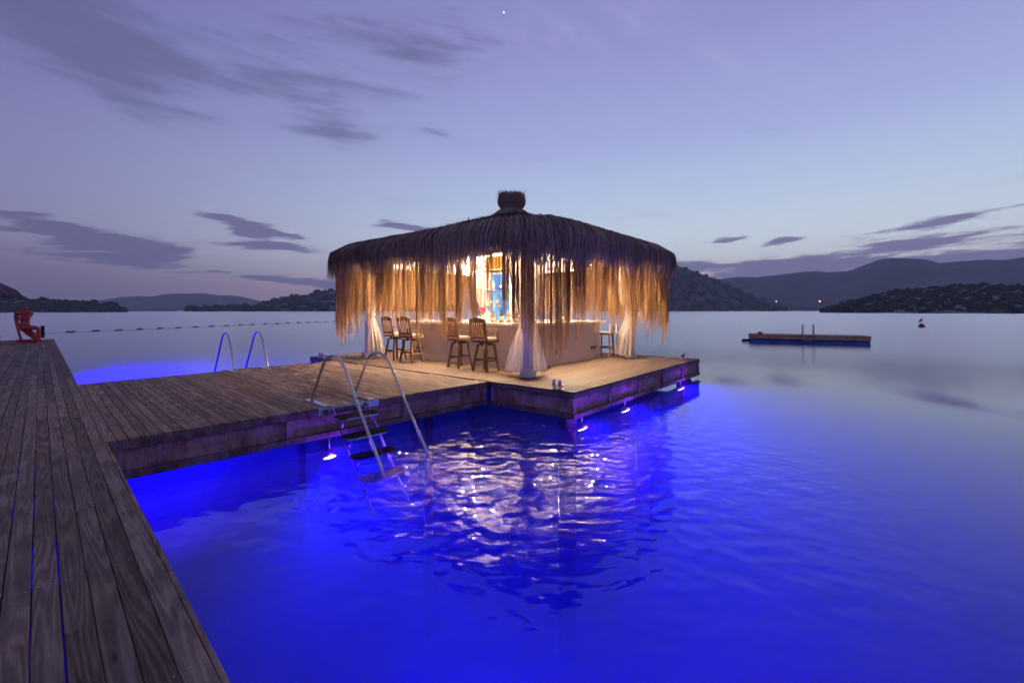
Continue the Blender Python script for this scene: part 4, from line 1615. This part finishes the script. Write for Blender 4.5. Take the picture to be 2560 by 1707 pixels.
# ------------------------------------------------------------------ far end of the jetty: statue, post, parasol
far = empty('far_deck', (0, 0, 0), JF.rot, 'timber deck crossing beyond the red statue at the jetty end', 'deck')
for k in range(24):
    plank(far, -9.0, 34.6 + .1 * k, .094, 7.6, M['deck'], -math.pi / 2, z=-.002)
MB().box(-9, -1.4, 34.5, 34.55, -.4, -.032).build('fascia_board', M['fascia'], far)
for xx in (-8.5, -5, -1.8):
    for yy in (34.8, 36.6):
        MB().lathe([(.12, -5.0), (.12, -.032)], 12, (xx, yy, 0)).build('pile', M['pile'], far, True)

st = empty('kneeling_statue', at(56, 788, 0), 0, 'red statue of a kneeling figure at the far end of the jetty', 'statue')
sc_ = .00172


def sp(x, y, d=0.0):
    return ((x - 490) * sc_, d, (1372 - y) * sc_)


J = [  # name, pos, radius, parent
    ('pelvis', sp(430, 960), (.20, .20), None), ('waist', sp(520, 850), (.145, .16), 0), ('chest', sp(510, 700), (.20, .21), 1),
    ('collar', sp(490, 615), (.14, .15), 2), ('neck', sp(495, 570), (.075, .075), 3), ('jaw', sp(500, 520), (.105, .12), 4), ('crown', sp(480, 445), (.11, .12), 5),
    ('hipf', sp(560, 985, -.13), (.15, .15), 0), ('kneef', sp(930, 985, -.16), (.085, .085), 7), ('ankf', sp(950, 1270, -.16), (.06, .06), 8), ('toef', sp(1040, 1330, -.16), (.05, .04), 9),
    ('hipb', sp(470, 1060, .13), (.16, .16), 0), ('kneeb', sp(760, 1310, .15), (.09, .085), 11), ('ankb', sp(290, 1325, .16), (.065, .06), 12), ('toeb', sp(170, 1320, .16), (.05, .05), 13),
    ('shl', sp(320, 625, -.06), (.10, .10), 3), ('ell', sp(455, 850, -.24), (.07, .07), 15), ('wrl', sp(520, 1100, -.26), (.05, .05), 16), ('hal', sp(580, 1320, -.25), (.055, .045), 17),
    ('shr', sp(650, 625, .05), (.10, .10), 3), ('elr', sp(660, 760, -.20), (.07, .07), 19), ('har', sp(520, 760, -.26), (.05, .05), 20),
]
me = bpy.data.meshes.new('figure')
me.from_pydata([j[1] for j in J], [(j[3], i) for i, j in enumerate(J) if j[3] is not None], [])
me.materials.append(M['red'])
so = link('figure', me, st)
smod = so.modifiers.new('skin', 'SKIN')
smod.use_smooth_shade = True
for i, j in enumerate(J):
    sv = me.skin_vertices[0].data[i]
    sv.radius = j[2]
    sv.use_root = i == 0
sub = so.modifiers.new('sub', 'SUBSURF')
sub.levels = sub.render_levels = 2
for k in range(5):                                   # carved ribs across the chest
    z = (1372 - (640 + k * 36)) * sc_
    rbm = MB().tube([(-.18, -.16, z - .02), (-.02, -.225, z + .01), (.12, -.20, z), (.26 - .02 * k, -.08, z - .03)], [.012, .022, .022, .012], 8).build('rib', M['red'], st, True)
MB().prism([sp(110, 0)[:1] + (-.35,), (.55, -.35), (.55, .35), sp(110, 0)[:1] + (.35,)], .001, .03).build('base', M['red'], st)

pp = at(98, 776, 0)
post = empty('jetty_post', pp, 0, 'short black mooring post beside the red statue', 'post')
MB().lathe([(.09, .001), (.075, .03), (.07, .56), (.085, .57), (.085, .60), (.05, .62)], 16).build('shaft', M['dark_metal'], post, True)
MB().tube([(-.16, 0, .22), (.16, 0, .22)], .02, 8).build('cross_pin', M['dark_metal'], post, True)

pz = JF.w(-1.95, 30.6)
par = empty('thatched_parasol', pz, 0, 'thatched beach parasol cut by the left edge of the picture', 'parasol')
MB().tube([(0, 0, .002), (0, 0, 2.55)], .05, 12).build('pole', M['white'], par, True)
MB().lathe([(.20, 2.86), (.7, 2.62), (1.25, 2.26), (1.45, 2.02), (1.36, 1.98), (.9, 2.2), (.2, 2.6)], 36).build('canopy', M['thatch'], par, True)
rg = np.random.default_rng(99)
n = 1500
th = rg.uniform(0, 6.2832, n)
P = np.zeros((n, 4, 3))
r0 = rg.uniform(.3, 1.2, n)
for k in range(4):
    r_ = r0 + (1.47 - r0) * k / 3
    P[:, k] = np.stack([r_ * np.cos(th), r_ * np.sin(th), np.interp(r_, [.2, .7, 1.25, 1.47], [2.88, 2.64, 2.28, 2.0]) + rg.uniform(0, .04, n)], 1)
P[:, 3, 2] -= rg.uniform(0, .12, n)
ribbons('straw', P, rg.uniform(.01, .02, n), M['grey_straw'], par, 98, .4)

# ------------------------------------------------------------------ lights on the far shore
for (x, y, d, c, r_, lab) in ((489, 708.5, 1100, (1, .97, .9), 1.5, 'white lamp on the far shore left of the gazebo'), (1783, 692.5, 1950, (1, .95, .85), 1.6, 'pale lamp at the foot of the right mountains'),
                              (1883, 692, 1950, (1, .45, .2), 2.4, 'orange lamp at the foot of the right mountains')):
    a_, te_ = px_dir(x, y)
    lo = empty('shore_lamp', (d * math.sin(a_), d * math.cos(a_), 1.4 + te_ * d), 0, lab, 'lamp', 'lamps on the far shore')
    MB().lathe([(r_ * .3, -r_), (r_, -r_ * .3), (r_, r_ * .3), (r_ * .3, r_)], 12).build('lamp_head', emit('shore_lamp_on', c, 4.0), lo, True)
    MB().tube([(0, 0, -r_), (0, 0, -12)], .3, 6).build('lamp_pole', M['dark_metal'], lo)

# ------------------------------------------------------------------ evening air
m, t, o = mat('evening_haze')
v = t.new('ShaderNodeVolumePrincipled')
v.inputs['Color'].default_value = (.80, .86, .93, 1)
v.inputs['Density'].default_value = .0002
v.inputs['Anisotropy'].default_value = .0
t.l.new(v.outputs[0], o.inputs['Volume'])
hz = MB().box(-4350, 4350, -450, 4350, -7.4, 420).build('haze', m)
tag(hz, kind='stuff')
